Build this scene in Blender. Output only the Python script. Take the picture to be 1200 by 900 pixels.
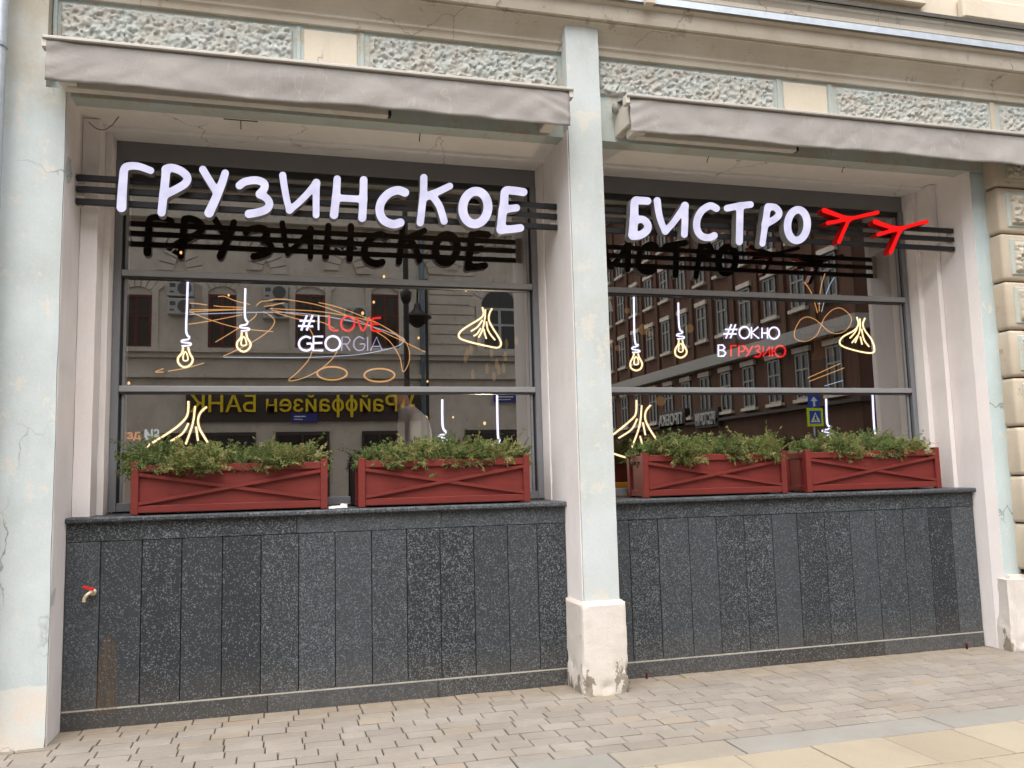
import bpy, bmesh, math, random
import numpy as np
from mathutils import Vector, Matrix, noise

R = math.radians
for _o in list(bpy.data.objects):
    bpy.data.objects.remove(_o, do_unlink=True)
scene = bpy.context.scene
COL = scene.collection

# ------------------------------------------------------------------ camera
FPX, YAW, PITCH, ROLL, ZCAM = 1000.57, 0.266607, 0.1085876, -0.0254956, 1.5
_cy, _sy, _cp, _sp = math.cos(YAW), math.sin(YAW), math.cos(PITCH), math.sin(PITCH)
FWD = Vector((_sy * _cp, _cy * _cp, _sp))
_r0 = Vector((_cy, -_sy, 0.0))
_u0 = _r0.cross(FWD)
RGT = math.cos(ROLL) * _r0 + math.sin(ROLL) * _u0
UPV = -math.sin(ROLL) * _r0 + math.cos(ROLL) * _u0
cam_d = bpy.data.cameras.new('camera')
cam = bpy.data.objects.new('camera', cam_d)
COL.objects.link(cam)
cam_d.sensor_width = 36.0
cam_d.lens = FPX / 1200 * 36
cam_d.clip_end = 500
cam.matrix_world = Matrix(((RGT.x, UPV.x, -FWD.x, 0), (RGT.y, UPV.y, -FWD.y, 0),
                           (RGT.z, UPV.z, -FWD.z, ZCAM), (0, 0, 0, 1)))
scene.camera = cam
scene.render.resolution_x, scene.render.resolution_y = 1024, 768

# ------------------------------------------------------------------ sky, sun, exposure
SUN_EL, SUN_AZ = R(64), R(200)          # azimuth measured clockwise from +Y
world = bpy.data.worlds.new('World')
scene.world = world
world.use_nodes = True
_nt = world.node_tree
_bg = _nt.nodes['Background']
_sky = _nt.nodes.new('ShaderNodeTexSky')
_sky.sky_type = 'NISHITA'
_sky.sun_disc = False
_sky.sun_elevation = SUN_EL
_sky.sun_rotation = SUN_AZ
_sky.air_density = 1.0
_sky.dust_density = 4.0
_hs = _nt.nodes.new('ShaderNodeHueSaturation')
_hs.inputs['Saturation'].default_value = 0.22
_nt.links.new(_sky.outputs[0], _hs.inputs['Color'])
_nt.links.new(_hs.outputs[0], _bg.inputs['Color'])
_bg.inputs['Strength'].default_value = 0.15
sun_d = bpy.data.lights.new('sun', 'SUN')
sun_d.energy = 0.6
sun_d.angle = R(90)
sun_d.color = (1.0, 0.985, 0.97)
sun = bpy.data.objects.new('sun', sun_d)
COL.objects.link(sun)
_sd = Vector((math.sin(SUN_AZ) * math.cos(SUN_EL), math.cos(SUN_AZ) * math.cos(SUN_EL), math.sin(SUN_EL)))
sun.rotation_euler = _sd.to_track_quat('Z', 'Y').to_euler()
sun.location = (0, -5, 20)
scene.view_settings.view_transform = 'Standard'
scene.view_settings.look = 'None'
scene.view_settings.gamma = 1.0
scene.view_settings.use_curve_mapping = False
EXPO = 1.57
scene.view_settings.exposure = EXPO
K = 2.0 ** -EXPO                        # lit signs keep their look whatever the exposure

# ------------------------------------------------------------------ pixel -> place
def ray(px, py):
    px, py = float(px), float(py)
    return FWD + (px - 600) / FPX * RGT - (py - 450) / FPX * UPV
def at(px, py, y):
    d = ray(px, py)
    return Vector((d.x / d.y * y, y, ZCAM + d.z / d.y * y))
def tx(px, py):
    d = ray(px, py); return d.x / d.y
def X(px, py, y): return at(px, py, y).x
def Z(px, py, y): return at(px, py, y).z

# depths of the planes that make up the front (metres in front of the camera)
Y_PIL, Y_FRZ, Y_GRA, Y_WIN, Y_SIGN = 5.72, 5.83, 6.06, 6.50, 6.03
XL, XP0, XP1, XR = -1.318, 2.042, 2.308, 5.70        # opening edges / middle pillar
Z_SILL, Z_SOF = 1.313, 4.02

# ------------------------------------------------------------------ materials
def lin(c):
    return tuple((v / 12.92 if v <= .04045 else ((v + .055) / 1.055) ** 2.4) for v in [x / 255 for x in c])
class NT:
    def __init__(self, name):
        self.m = bpy.data.materials.new(name); self.m.use_nodes = True
        self.t = self.m.node_tree; self.b = self.t.nodes['Principled BSDF']; self.out = self.t.nodes['Material Output']
        self.co = None
    def n(self, typ, **kw):
        nd = self.t.nodes.new(typ)
        for k, v in kw.items():
            if k.startswith('_'): setattr(nd, k[1:], v)
            else: nd.inputs[k].default_value = v
        return nd
    def l(self, a, b): self.t.links.new(a, b)
    def coord(self, scale=(1, 1, 1), loc=(0, 0, 0), kind='Object'):
        tc = self.n('ShaderNodeTexCoord'); mp = self.n('ShaderNodeMapping')
        mp.inputs['Scale'].default_value = scale; mp.inputs['Location'].default_value = loc
        self.l(tc.outputs[kind], mp.inputs[0]); return mp.outputs[0]
    def noise(self, scale, detail=4, rough=.55, vec=None, dist=0):
        nd = self.n('ShaderNodeTexNoise', Scale=scale, Detail=detail, Roughness=rough, Distortion=dist)
        self.l(vec if vec else self.coord(), nd.inputs['Vector']); return nd.outputs['Fac']
    def ramp(self, fac, stops):
        nd = self.n('ShaderNodeValToRGB'); cr = nd.color_ramp
        while len(cr.elements) < len(stops): cr.elements.new(.5)
        for e, (p, c) in zip(cr.elements, stops):
            e.position = p; e.color = (*c, 1) if hasattr(c, '__len__') else (c, c, c, 1)
        self.l(fac, nd.inputs[0]); return nd.outputs[0]
    def mix(self, fac, a, b, mode='MIX'):
        nd = self.n('ShaderNodeMix', _data_type='RGBA', _blend_type=mode)
        for s, v in ((0, fac), (6, a), (7, b)):
            if isinstance(v, (int, float)): nd.inputs[s].default_value = v
            elif isinstance(v, tuple): nd.inputs[s].default_value = (*v, 1)
            else: self.l(v, nd.inputs[s])
        return nd.outputs[2]
    def math(self, op, a, b=0.0):
        nd = self.n('ShaderNodeMath', _operation=op)
        for i, v in enumerate((a, b)):
            if isinstance(v, (int, float)): nd.inputs[i].default_value = v
            else: self.l(v, nd.inputs[i])
        return nd.outputs[0]
    def sep(self, vec=None):
        nd = self.n('ShaderNodeSeparateXYZ'); self.l(vec if vec else self.coord(), nd.inputs[0]); return nd.outputs
    def bump(self, h, strength=.3, dist=.01):
        nd = self.n('ShaderNodeBump', Strength=strength, Distance=dist); self.l(h, nd.inputs['Height'])
        self.l(nd.outputs[0], self.b.inputs['Normal']); return nd
    def done(self, col, rough=.8, spec=.3, metal=0.0):
        if isinstance(col, tuple): self.b.inputs['Base Color'].default_value = (*col, 1)
        else: self.l(col, self.b.inputs['Base Color'])
        if isinstance(rough, (int, float)): self.b.inputs['Roughness'].default_value = rough
        else: self.l(rough, self.b.inputs['Roughness'])
        self.b.inputs['Specular IOR Level'].default_value = spec
        self.b.inputs['Metallic'].default_value = metal
        return self.m
M = {}
def stucco(name, base, dirt, patch, patch_amt=.66, crack=True, band=None, stainz=None, bumps=.25):
    t = NT(name)
    c = t.mix(t.ramp(t.noise(1.3, 5, .6), [(.4, 0.), (.62, 1.)]), base, dirt)
    v = t.noise(5, 6, .7, t.coord((1, 1, .28)))
    c = t.mix(t.math('MULTIPLY', t.ramp(v, [(.5, 0.), (.8, .7)]), .6), c, tuple(x * .78 for x in dirt))
    p = t.noise(6.5, 8, .72, t.coord((1, 1, .8), (3.1, 0, 7.7)))
    c = t.mix(t.ramp(p, [(patch_amt - .07, 0.), (patch_amt - .05, .8)]), c, patch)
    if band:                                     # repainted foot with its own ragged upper edge
        zs = t.sep()
        e = t.math('ADD', zs[2], t.math('MULTIPLY', t.noise(3, 3), .12))
        e = t.math('SUBTRACT', e, t.math('MULTIPLY', zs[0], .04))
        c2 = t.mix(t.ramp(t.noise(2.1, 4, .6, t.coord((1, 1, 1), (5, 5, 1))), [(.4, 0.), (.6, 1.)]), band[1], band[2])
        c = t.mix(t.ramp(e, [(band[0] - .003, 1.), (band[0] + .003, 0.)]), c, c2)
    if stainz:                                   # rain-run dirt below the eaves
        zs = t.sep()
        e = t.math('ADD', zs[2], t.math('MULTIPLY', t.math('SUBTRACT', t.noise(1.8, 6, .65), .5), 2.2))
        c = t.mix(t.ramp(e, [(stainz[0], 0.), (stainz[0] + .6, .75)]) if stainz[0] < 1 else
                  t.math('MULTIPLY', t.ramp(t.math('DIVIDE', e, 6.0), [(stainz[0] / 6, 0.), ((stainz[0] + .7) / 6, 1.)]), .8), c, stainz[1])
    h = t.math('ADD', t.noise(35, 5, .7), t.math('MULTIPLY', t.noise(4, 3), 1.5))
    if crack:
        vo = t.n('ShaderNodeTexVoronoi', _feature='DISTANCE_TO_EDGE', Scale=1.1)
        w = t.n('ShaderNodeTexNoise', Scale=3.0, Detail=6.0)
        cc = t.coord((1, 1, .7)); t.l(cc, w.inputs['Vector'])
        va = t.n('ShaderNodeVectorMath', _operation='MULTIPLY_ADD'); va.inputs[1].default_value = (.5, .5, .5)
        t.l(w.outputs['Color'], va.inputs[0]); t.l(cc, va.inputs[2]); t.l(va.outputs[0], vo.inputs['Vector'])
        line = t.ramp(vo.outputs['Distance'], [(0., 1.), (.006, 0.)])
        line = t.math('MULTIPLY', line, t.ramp(t.noise(1.1, 2, .5, t.coord((1, 1, 1), (9, 2, 4))), [(.48, 0.), (.55, 1.)]))
        c = t.mix(t.math('MULTIPLY', line, .7), c, (.09, .085, .075))
    c = t.mix(.12, c, t.ramp(t.noise(120, 3), [(.3, .35), (.7, 1.)]), 'MULTIPLY')
    t.bump(h, bumps, .006)
    M[name] = t.done(c, .88, .25)
MINT = lin((192, 200, 200)); MINT2 = lin((182, 187, 184)); CREAM = lin((205, 196, 180)); BUFF = lin((176, 160, 134))
stucco('mint_wall', MINT, MINT2, lin((204, 199, 189)), .645, True, (.56, lin((198, 212, 212)), lin((212, 203, 192))), (3.95, lin((164, 152, 130))))
stucco('mint_pillar', lin((193, 199, 199)), lin((184, 188, 184)), lin((202, 198, 188)), .635, False, None, None)
stucco('mint_pier', lin((186, 199, 199)), lin((180, 191, 189)), lin((206, 202, 190)), .69, True)
stucco('mint_frieze', lin((180, 190, 186)), lin((174, 178, 168)), lin((178, 168, 150)), .62, False)
stucco('pink_reveal', lin((236, 229, 226)), lin((229, 221, 217)), lin((239, 234, 231)), .72, False)
stucco('soffit_plaster', lin((236, 231, 227)), lin((228, 222, 216)), lin((240, 236, 233)), .72, True)
stucco('pale_plaster', lin((212, 204, 196)), lin((204, 194, 182)), lin((186, 168, 140)), .72, False, None, None, .7)
def worn(name):                              # plaster broken away to grey render near the ground
    m = M[name]; t = NT.__new__(NT); t.m = m; t.t = m.node_tree; t.b = t.t.nodes['Principled BSDF']; t.out = t.t.nodes['Material Output']
    src = t.b.inputs['Base Color'].links[0].from_socket
    zz = t.sep()[2]; n_ = t.noise(7, 7, .7, t.coord((1, 1, .55), (2.2, .3, 1.7)))
    e = t.math('SUBTRACT', n_, t.math('MULTIPLY', zz, .42))
    msk = t.ramp(e, [(.50, 0.), (.508, 1.)])
    edge = t.ramp(e, [(.485, 0.), (.50, 1.), (.515, 0.)])
    c = t.mix(msk, src, t.mix(t.noise(40, 4), lin((120, 112, 100)), lin((158, 148, 132))))
    c = t.mix(t.math('MULTIPLY', edge, .7), c, lin((84, 74, 62)))
    t.l(c, t.b.inputs['Base Color'])
worn('pale_plaster')
stucco('beige_cornice', lin((190, 181, 166)), lin((177, 166, 149)), lin((158, 148, 133)), .68, True)
stucco('beige_panel', lin((210, 199, 180)), lin((203, 190, 169)), lin((190, 176, 154)), .75, True)
stucco('beige_quoin', lin((196, 183, 164)), lin((182, 168, 148)), lin((160, 146, 126)), .7, False)
stucco('opp_beige', lin((212, 203, 190)), lin((198, 189, 174)), lin((180, 170, 154)), .66, False)
def rough_mat(name, a, b, hole):
    t = NT(name)
    c = t.mix(t.ramp(t.noise(7, 5, .6), [(.4, 0.), (.62, 1.)]), a, b)
    c = t.mix(t.ramp(t.noise(40, 4, .7), [(.62, 0.), (.72, .6)]), c, hole)
    t.bump(t.noise(90, 4, .7), .5, .006)
    M[name] = t.done(c, .92, .2)
rough_mat('rough_mint', lin((176, 180, 174)), lin((176, 171, 161)), lin((138, 132, 122)))
rough_mat('rough_cream', lin((186, 180, 166)), lin((182, 170, 150)), lin((110, 100, 84)))
def granite(name, dark, fleck, amt):
    t = NT(name)
    oi = t.n('ShaderNodeObjectInfo'); rnd = oi.outputs['Random']
    vo = t.n('ShaderNodeTexVoronoi', Scale=150.0); t.l(t.coord(), vo.inputs['Vector'])
    g = t.n('ShaderNodeSeparateColor'); t.l(vo.outputs['Color'], g.inputs[0])
    lo = t.math('SUBTRACT', amt, t.math('MULTIPLY', rnd, .26))
    mask = t.math('GREATER_THAN', g.outputs[0], lo)
    patch = t.ramp(t.noise(14, 4, .6), [(.3, .5), (.65, 1.)])
    base = t.mix(t.noise(160, 3, .7), tuple(x * .55 for x in dark), tuple(x * 1.7 for x in dark))
    fl = t.mix(g.outputs[1], fleck, lin((120, 128, 134)))
    c = t.mix(t.math('MULTIPLY', t.math('MULTIPLY', mask, patch), t.math('ADD', .25, t.math('MULTIPLY', g.outputs[2], .75))), base, fl)
    c = t.mix(t.math('MULTIPLY', t.math('FRACT', t.math('MULTIPLY', rnd, 5.7)), .42), c, lin((80, 84, 88)))
    dust = t.math('MULTIPLY', t.ramp(t.sep()[2], [(0., .4), (.35, 0.)]), t.noise(6, 5, .7))
    c = t.mix(dust, c, lin((120, 108, 92)))
    M[name] = t.done(c, t.ramp(t.noise(14, 4), [(.3, .38), (.7, .6)]), .32)
granite('granite_dark', lin((37, 39, 42)), lin((122, 126, 128)), .87)
granite('granite_top', lin((38, 40, 42)), lin((116, 119, 120)), .80)
def plain(name, col, rough=.6, spec=.4, metal=0., var=.15, bump=0., scale=12):
    t = NT(name)
    c = t.mix(t.ramp(t.noise(scale, 5, .65), [(.3, 0.), (.7, 1.)]), tuple(x * (1 - var) for x in col), tuple(min(1, x * (1 + var)) for x in col))
    if bump: t.bump(t.noise(scale * 5, 4), bump, .004)
    M[name] = t.done(c, rough, spec, metal)
plain('mortar', lin((168, 162, 150)), .9, .2)
plain('frame_grey', lin((122, 122, 125)), .45, .4, 0, .05)
plain('frame_dark', lin((34, 33, 33)), .5, .4, 0, .1)
plain('mullion_grey', lin((146, 145, 146)), .4, .45, 0, .05)
plain('header_grey', lin((118, 116, 115)), .55, .4, 0, .06)
plain('black_metal', lin((22, 21, 22)), .45, .4, 0, .1)
plain('zinc', lin((166, 172, 178)), .45, .5, .55, .12)
plain('dark_flashing', lin((104, 99, 92)), .55, .4, .3, .15)
plain('awning_metal', lin((196, 188, 176)), .5, .4, 0, .06)
plain('awning_bar', lin((176, 170, 162)), .45, .4, .2, .06)
plain('letter_side', lin((132, 129, 126)), .5, .4, 0, .03)
plain('red_side', lin((170, 14, 14)), .4, .4, 0, .03)
plain('soil', lin((46, 36, 28)), .95, .1, 0, .4, .8, 40)
plain('tap_metal', lin((205, 190, 160)), .35, .5, .3, .1)
plain('tap_red', lin((206, 30, 28)), .4, .4)
plain('white_plastic', lin((222, 222, 220)), .5, .4, 0, .03)
plain('ac_grille', lin((90, 88, 84)), .6)
plain('rust', lin((96, 50, 30)), .9)
plain('asphalt', lin((72, 72, 74)), .85, .3, 0, .15, .4, 30)
plain('opp_window', lin((30, 28, 28)), .15, .5, 0, .2)
plain('opp_white', lin((180, 180, 176)), .6, .3)
plain('opp_pale', lin((150, 148, 142)), .7, .2)
plain('opp_frame_red', lin((92, 44, 38)), .6)
plain('pipe_blue', lin((110, 126, 136)), .5, .4, .2)
plain('interior_dark', lin((40, 30, 25)), .8, .2, 0, .25)
plain('interior_floor', lin((56, 44, 36)), .6)
plain('shirt', lin((232, 231, 229)), .9, .1, 0, .06, .3)
plain('trousers', lin((40, 42, 50)), .9)
plain('skin', lin((196, 150, 124)), .6)
plain('hair', lin((70, 50, 36)), .8)
plain('yellow_fabric', lin((196, 150, 42)), .9)
plain('dark_wood', lin((70, 46, 30)), .6)
plain('mural_face', lin((176, 134, 92)), .8)
plain('mural_red', lin((140, 36, 34)), .8)
plain('mural_dark', lin((48, 40, 36)), .8)
plain('sign_blue', lin((24, 74, 170)), .5)
plain('sign_lime', lin((206, 226, 20)), .5)
plain('sign_white', lin((232, 232, 232)), .5)
plain('plate_blue', lin((40, 52, 130)), .5)
plain('bank_yellow', lin((226, 196, 20)), .6)
plain('gilt', lin((170, 150, 100)), .6)
plain('shop_dark', lin((58, 50, 46)), .6)
plain('paper', lin((226, 220, 214)), .9)
plain('wire', lin((96, 86, 76)), .8)
plain('twig', lin((96, 74, 52)), .9)
t = NT('brown_brick')
bt = t.n('ShaderNodeTexBrick', Scale=1.0); bt.inputs['Mortar Size'].default_value = .012
bt.inputs['Brick Width'].default_value = .26; bt.inputs['Row Height'].default_value = .09
bt.inputs['Color1'].default_value = (*lin((104, 72, 57)), 1); bt.inputs['Color2'].default_value = (*lin((86, 60, 48)), 1)
bt.inputs['Mortar'].default_value = (*lin((96, 82, 70)), 1)
t.l(t.coord(), bt.inputs['Vector'])
M['brown_brick'] = t.done(t.mix(t.ramp(t.noise(.6, 4), [(.35, 0.), (.7, .4)]), bt.outputs['Color'], lin((84, 66, 56))), .9, .2)
t = NT('awning_fabric')
c = t.mix(t.ramp(t.noise(1.6, 4), [(.35, 0.), (.65, 1.)]), lin((155, 150, 145)), lin((142, 137, 132)))
w = t.ramp(t.noise(3.2, 3, .5, t.coord((2.2, 1, .8)), 1.6), [(.485, 0.), (.5, 1.), (.515, 0.)])
w = t.math('MULTIPLY', w, t.ramp(t.noise(2, 2), [(.45, 0.), (.6, 1.)]))
c = t.mix(t.math('MULTIPLY', w, .3), c, lin((188, 176, 168)))
t.bump(t.math('ADD', t.noise(9, 3), t.math('MULTIPLY', t.noise(300, 2), .15)), .35, .02)
M['awning_fabric'] = t.done(c, .85, .2)
t = NT('planter_red')
c = t.mix(t.ramp(t.noise(4, 6, .7, t.coord((1, 4, 10))), [(.3, 0.), (.7, 1.)]), lin((108, 29, 22)), lin((82, 22, 18)))
ed = t.n('ShaderNodeNewGeometry')
c = t.mix(t.math('MULTIPLY', t.ramp(ed.outputs['Pointiness'], [(.53, 0.), (.6, 1.)]), .25), c, lin((140, 62, 54)))
c = t.mix(t.math('MULTIPLY', t.ramp(t.noise(24, 5, .7), [(.6, 0.), (.72, 1.)]), .4), c, lin((66, 20, 18)))
c = t.mix(t.ramp(t.noise(38, 6, .75, t.coord((1, 3, 6))), [(.72, 0.), (.75, .55)]), c, lin((150, 104, 84)))
t.bump(t.noise(30, 4, .6, t.coord((1, 6, 14))), .25, .003)
M['planter_red'] = t.done(c, .55, .35)
def paver(name, a, b, dark):
    t = NT(name)
    g = t.n('ShaderNodeNewGeometry'); oi = t.n('ShaderNodeObjectInfo')
    r = t.math('FRACT', t.math('ADD', g.outputs['Random Per Island'], oi.outputs['Random']))
    c = t.mix(r, a, b)
    c = t.mix(t.ramp(t.math('FRACT', t.math('MULTIPLY', r, 7.3)), [(.93, 0.), (.96, .3)]), c, lin((160, 140, 110)))
    cw = t.n('ShaderNodeTexCoord')
    geo = t.n('ShaderNodeNewGeometry')
    def wn(s, d=5):
        nd = t.n('ShaderNodeTexNoise', Scale=s, Detail=d, Roughness=.65); t.l(geo.outputs['Position'], nd.inputs['Vector']); return nd.outputs['Fac']
    c = t.mix(t.math('MULTIPLY', t.ramp(wn(1.7), [(.42, 0.), (.68, 1.)]), .5), c, dark)
    c = t.mix(t.math('MULTIPLY', t.ramp(wn(5.5), [(.68, 0.), (.76, 1.)]), .55), c, lin((84, 76, 68)))
    c = t.mix(.25, c, t.ramp(wn(140, 3), [(.3, .3), (.7, 1.)]), 'MULTIPLY')
    py = t.sep(geo.outputs['Position'])[1]       # sand and grime blown against the foot of the wall
    gr = t.ramp(t.math('ADD', t.math('SUBTRACT', py, 5.2), t.math('MULTIPLY', wn(4), .5)), [(.72, 0.), (1.0, .75)])
    c = t.mix(gr, c, t.mix(wn(9), lin((104, 92, 78)), lin((150, 136, 116))))
    t.bump(wn(60, 4), .4, .003)
    M[name] = t.done(c, .85, .3)
paver('paver_brick', lin((148, 140, 130)), lin((135, 127, 118)), lin((116, 107, 97)))
paver('paver_grey', lin((144, 140, 133)), lin((138, 134, 127)), lin((122, 116, 107)))
paver('paver_yellow', lin((160, 149, 130)), lin((152, 140, 120)), lin((138, 127, 111)))
plain('joint_sand', lin((58, 52, 46)), .95, .1, 0, .3, .5, 50)
t = NT('paved_far')
bt = t.n('ShaderNodeTexBrick', Scale=1.0); bt.inputs['Mortar Size'].default_value = .004
bt.inputs['Brick Width'].default_value = .21; bt.inputs['Row Height'].default_value = .127
bt.inputs['Color1'].default_value = (*lin((160, 148, 134)), 1); bt.inputs['Color2'].default_value = (*lin((140, 130, 118)), 1)
bt.inputs['Mortar'].default_value = (*lin((90, 82, 74)), 1)
t.l(t.coord(), bt.inputs['Vector']); M['paved_far'] = t.done(bt.outputs['Color'], .9, .2)
def foliage(name, a, b, tip):
    t = NT(name)
    at_ = t.n('ShaderNodeAttribute', _attribute_name='tone'); tv = at_.outputs['Fac']
    oi = t.n('ShaderNodeObjectInfo'); r = t.math('FRACT', t.math('ADD', tv, t.math('MULTIPLY', oi.outputs['Random'], .35)))
    g = t.n('ShaderNodeNewGeometry')
    c = t.mix(r, a, b)
    c = t.mix(t.ramp(tv, [(.80, 0.), (.86, 1.)]), c, tip)
    c = t.mix(t.math('MULTIPLY', g.outputs['Random Per Island'], .3), c, b)
    c = t.mix(t.math('MULTIPLY', t.ramp(t.noise(9, 3), [(.45, 0.), (.7, 1.)]), .45), c, tip)
    M[name] = t.done(c, .65, .3)
foliage('juniper', lin((80, 96, 50)), lin((122, 132, 70)), lin((152, 142, 94)))
foliage('juniper_dark', lin((66, 90, 50)), lin((106, 124, 66)), lin((144, 136, 88)))
def emit(name, col, s):
    m = bpy.data.materials.new(name); m.use_nodes = True; nt = m.node_tree
    nt.nodes.remove(nt.nodes['Principled BSDF'])
    e = nt.nodes.new('ShaderNodeEmission'); e.inputs[0].default_value = (*col, 1); e.inputs[1].default_value = s * K
    nt.links.new(e.outputs[0], nt.nodes['Material Output'].inputs[0]); M[name] = m
emit('face_lit', lin((232, 228, 255)), 1.03)
nt_ = M['face_lit'].node_tree; e_ = [n for n in nt_.nodes if n.type == 'EMISSION'][0]      # slightly uneven lamps behind the acrylic
tc_ = nt_.nodes.new('ShaderNodeTexCoord'); nz_ = nt_.nodes.new('ShaderNodeTexNoise'); nz_.inputs['Scale'].default_value = 9; mr_ = nt_.nodes.new('ShaderNodeMapRange')
for i_, v_ in ((1, .3), (2, .7), (3, .86 * K), (4, 1.1 * K)): mr_.inputs[i_].default_value = v_
nt_.links.new(tc_.outputs['Object'], nz_.inputs['Vector']); nt_.links.new(nz_.outputs['Fac'], mr_.inputs[0]); nt_.links.new(mr_.outputs[0], e_.inputs[1])
emit('face_red', (1.0, .012, .012), 1.15)
emit('neon_white', (.80, .80, 1.0), 3.0)
emit('neon_lilac', (.46, .42, .72), 1.3)
emit('neon_red', (1.0, .02, .02), 1.9)
emit('neon_warm', (1.0, .76, .44), 3.4)
emit('led_orange', (1.0, .48, .16), 1.1)
emit('led_blue', (.62, .74, 1.0), .9)
def glow_halo(name, col, s, f):  # mostly clear, faintly emitting skin: the neon's halo of light put into a material
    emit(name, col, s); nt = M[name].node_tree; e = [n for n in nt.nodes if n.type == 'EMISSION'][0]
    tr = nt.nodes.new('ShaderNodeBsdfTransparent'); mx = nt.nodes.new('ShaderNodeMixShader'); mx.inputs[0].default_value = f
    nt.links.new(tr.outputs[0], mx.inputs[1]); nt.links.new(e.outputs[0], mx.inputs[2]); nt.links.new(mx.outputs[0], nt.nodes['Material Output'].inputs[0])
glow_halo('halo_warm', (1.0, .62, .25), .9, .17)
glow_halo('halo_white', (.45, .42, 1.0), .8, .13)
glow_halo('halo_red', (1.0, .05, .05), .8, .13)
emit('bulb_warm', (1.0, .55, .2), 2.2)
emit('globe_amber', (.9, .5, .16), .16)
emit('word_orange', (1.0, .36, .12), .75)
emit('word_white', (.72, .78, .86), .7)
def glass():
    m = bpy.data.materials.new('window_glass'); m.use_nodes = True; nt = m.node_tree
    nt.nodes.remove(nt.nodes['Principled BSDF'])
    tr = nt.nodes.new('ShaderNodeBsdfTransparent'); tr.inputs[0].default_value = (.80, .79, .77, 1)
    gl = nt.nodes.new('ShaderNodeBsdfGlossy'); gl.inputs['Roughness'].default_value = 0.0; gl.inputs[0].default_value = (1, .98, .95, 1)
    fr = nt.nodes.new('ShaderNodeFresnel'); fr.inputs[0].default_value = 1.5
    ma = nt.nodes.new('ShaderNodeMath'); ma.operation = 'MULTIPLY_ADD'; ma.inputs[1].default_value = 1.2; ma.inputs[2].default_value = .26
    nt.links.new(fr.outputs[0], ma.inputs[0])
    mx = nt.nodes.new('ShaderNodeMixShader')
    nt.links.new(ma.outputs[0], mx.inputs[0]); nt.links.new(tr.outputs[0], mx.inputs[1]); nt.links.new(gl.outputs[0], mx.inputs[2])
    nt.links.new(mx.outputs[0], nt.nodes['Material Output'].inputs[0]); M['window_glass'] = m
glass()
def acrylic():
    m = bpy.data.materials.new('clear_acrylic'); m.use_nodes = True; nt = m.node_tree
    nt.nodes.remove(nt.nodes['Principled BSDF'])
    tr = nt.nodes.new('ShaderNodeBsdfTransparent'); gl = nt.nodes.new('ShaderNodeBsdfGlossy'); gl.inputs['Roughness'].default_value = .15
    mx = nt.nodes.new('ShaderNodeMixShader'); mx.inputs[0].default_value = .05
    nt.links.new(tr.outputs[0], mx.inputs[1]); nt.links.new(gl.outputs[0], mx.inputs[2])
    nt.links.new(mx.outputs[0], nt.nodes['Material Output'].inputs[0]); M['clear_acrylic'] = m
acrylic()

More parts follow.
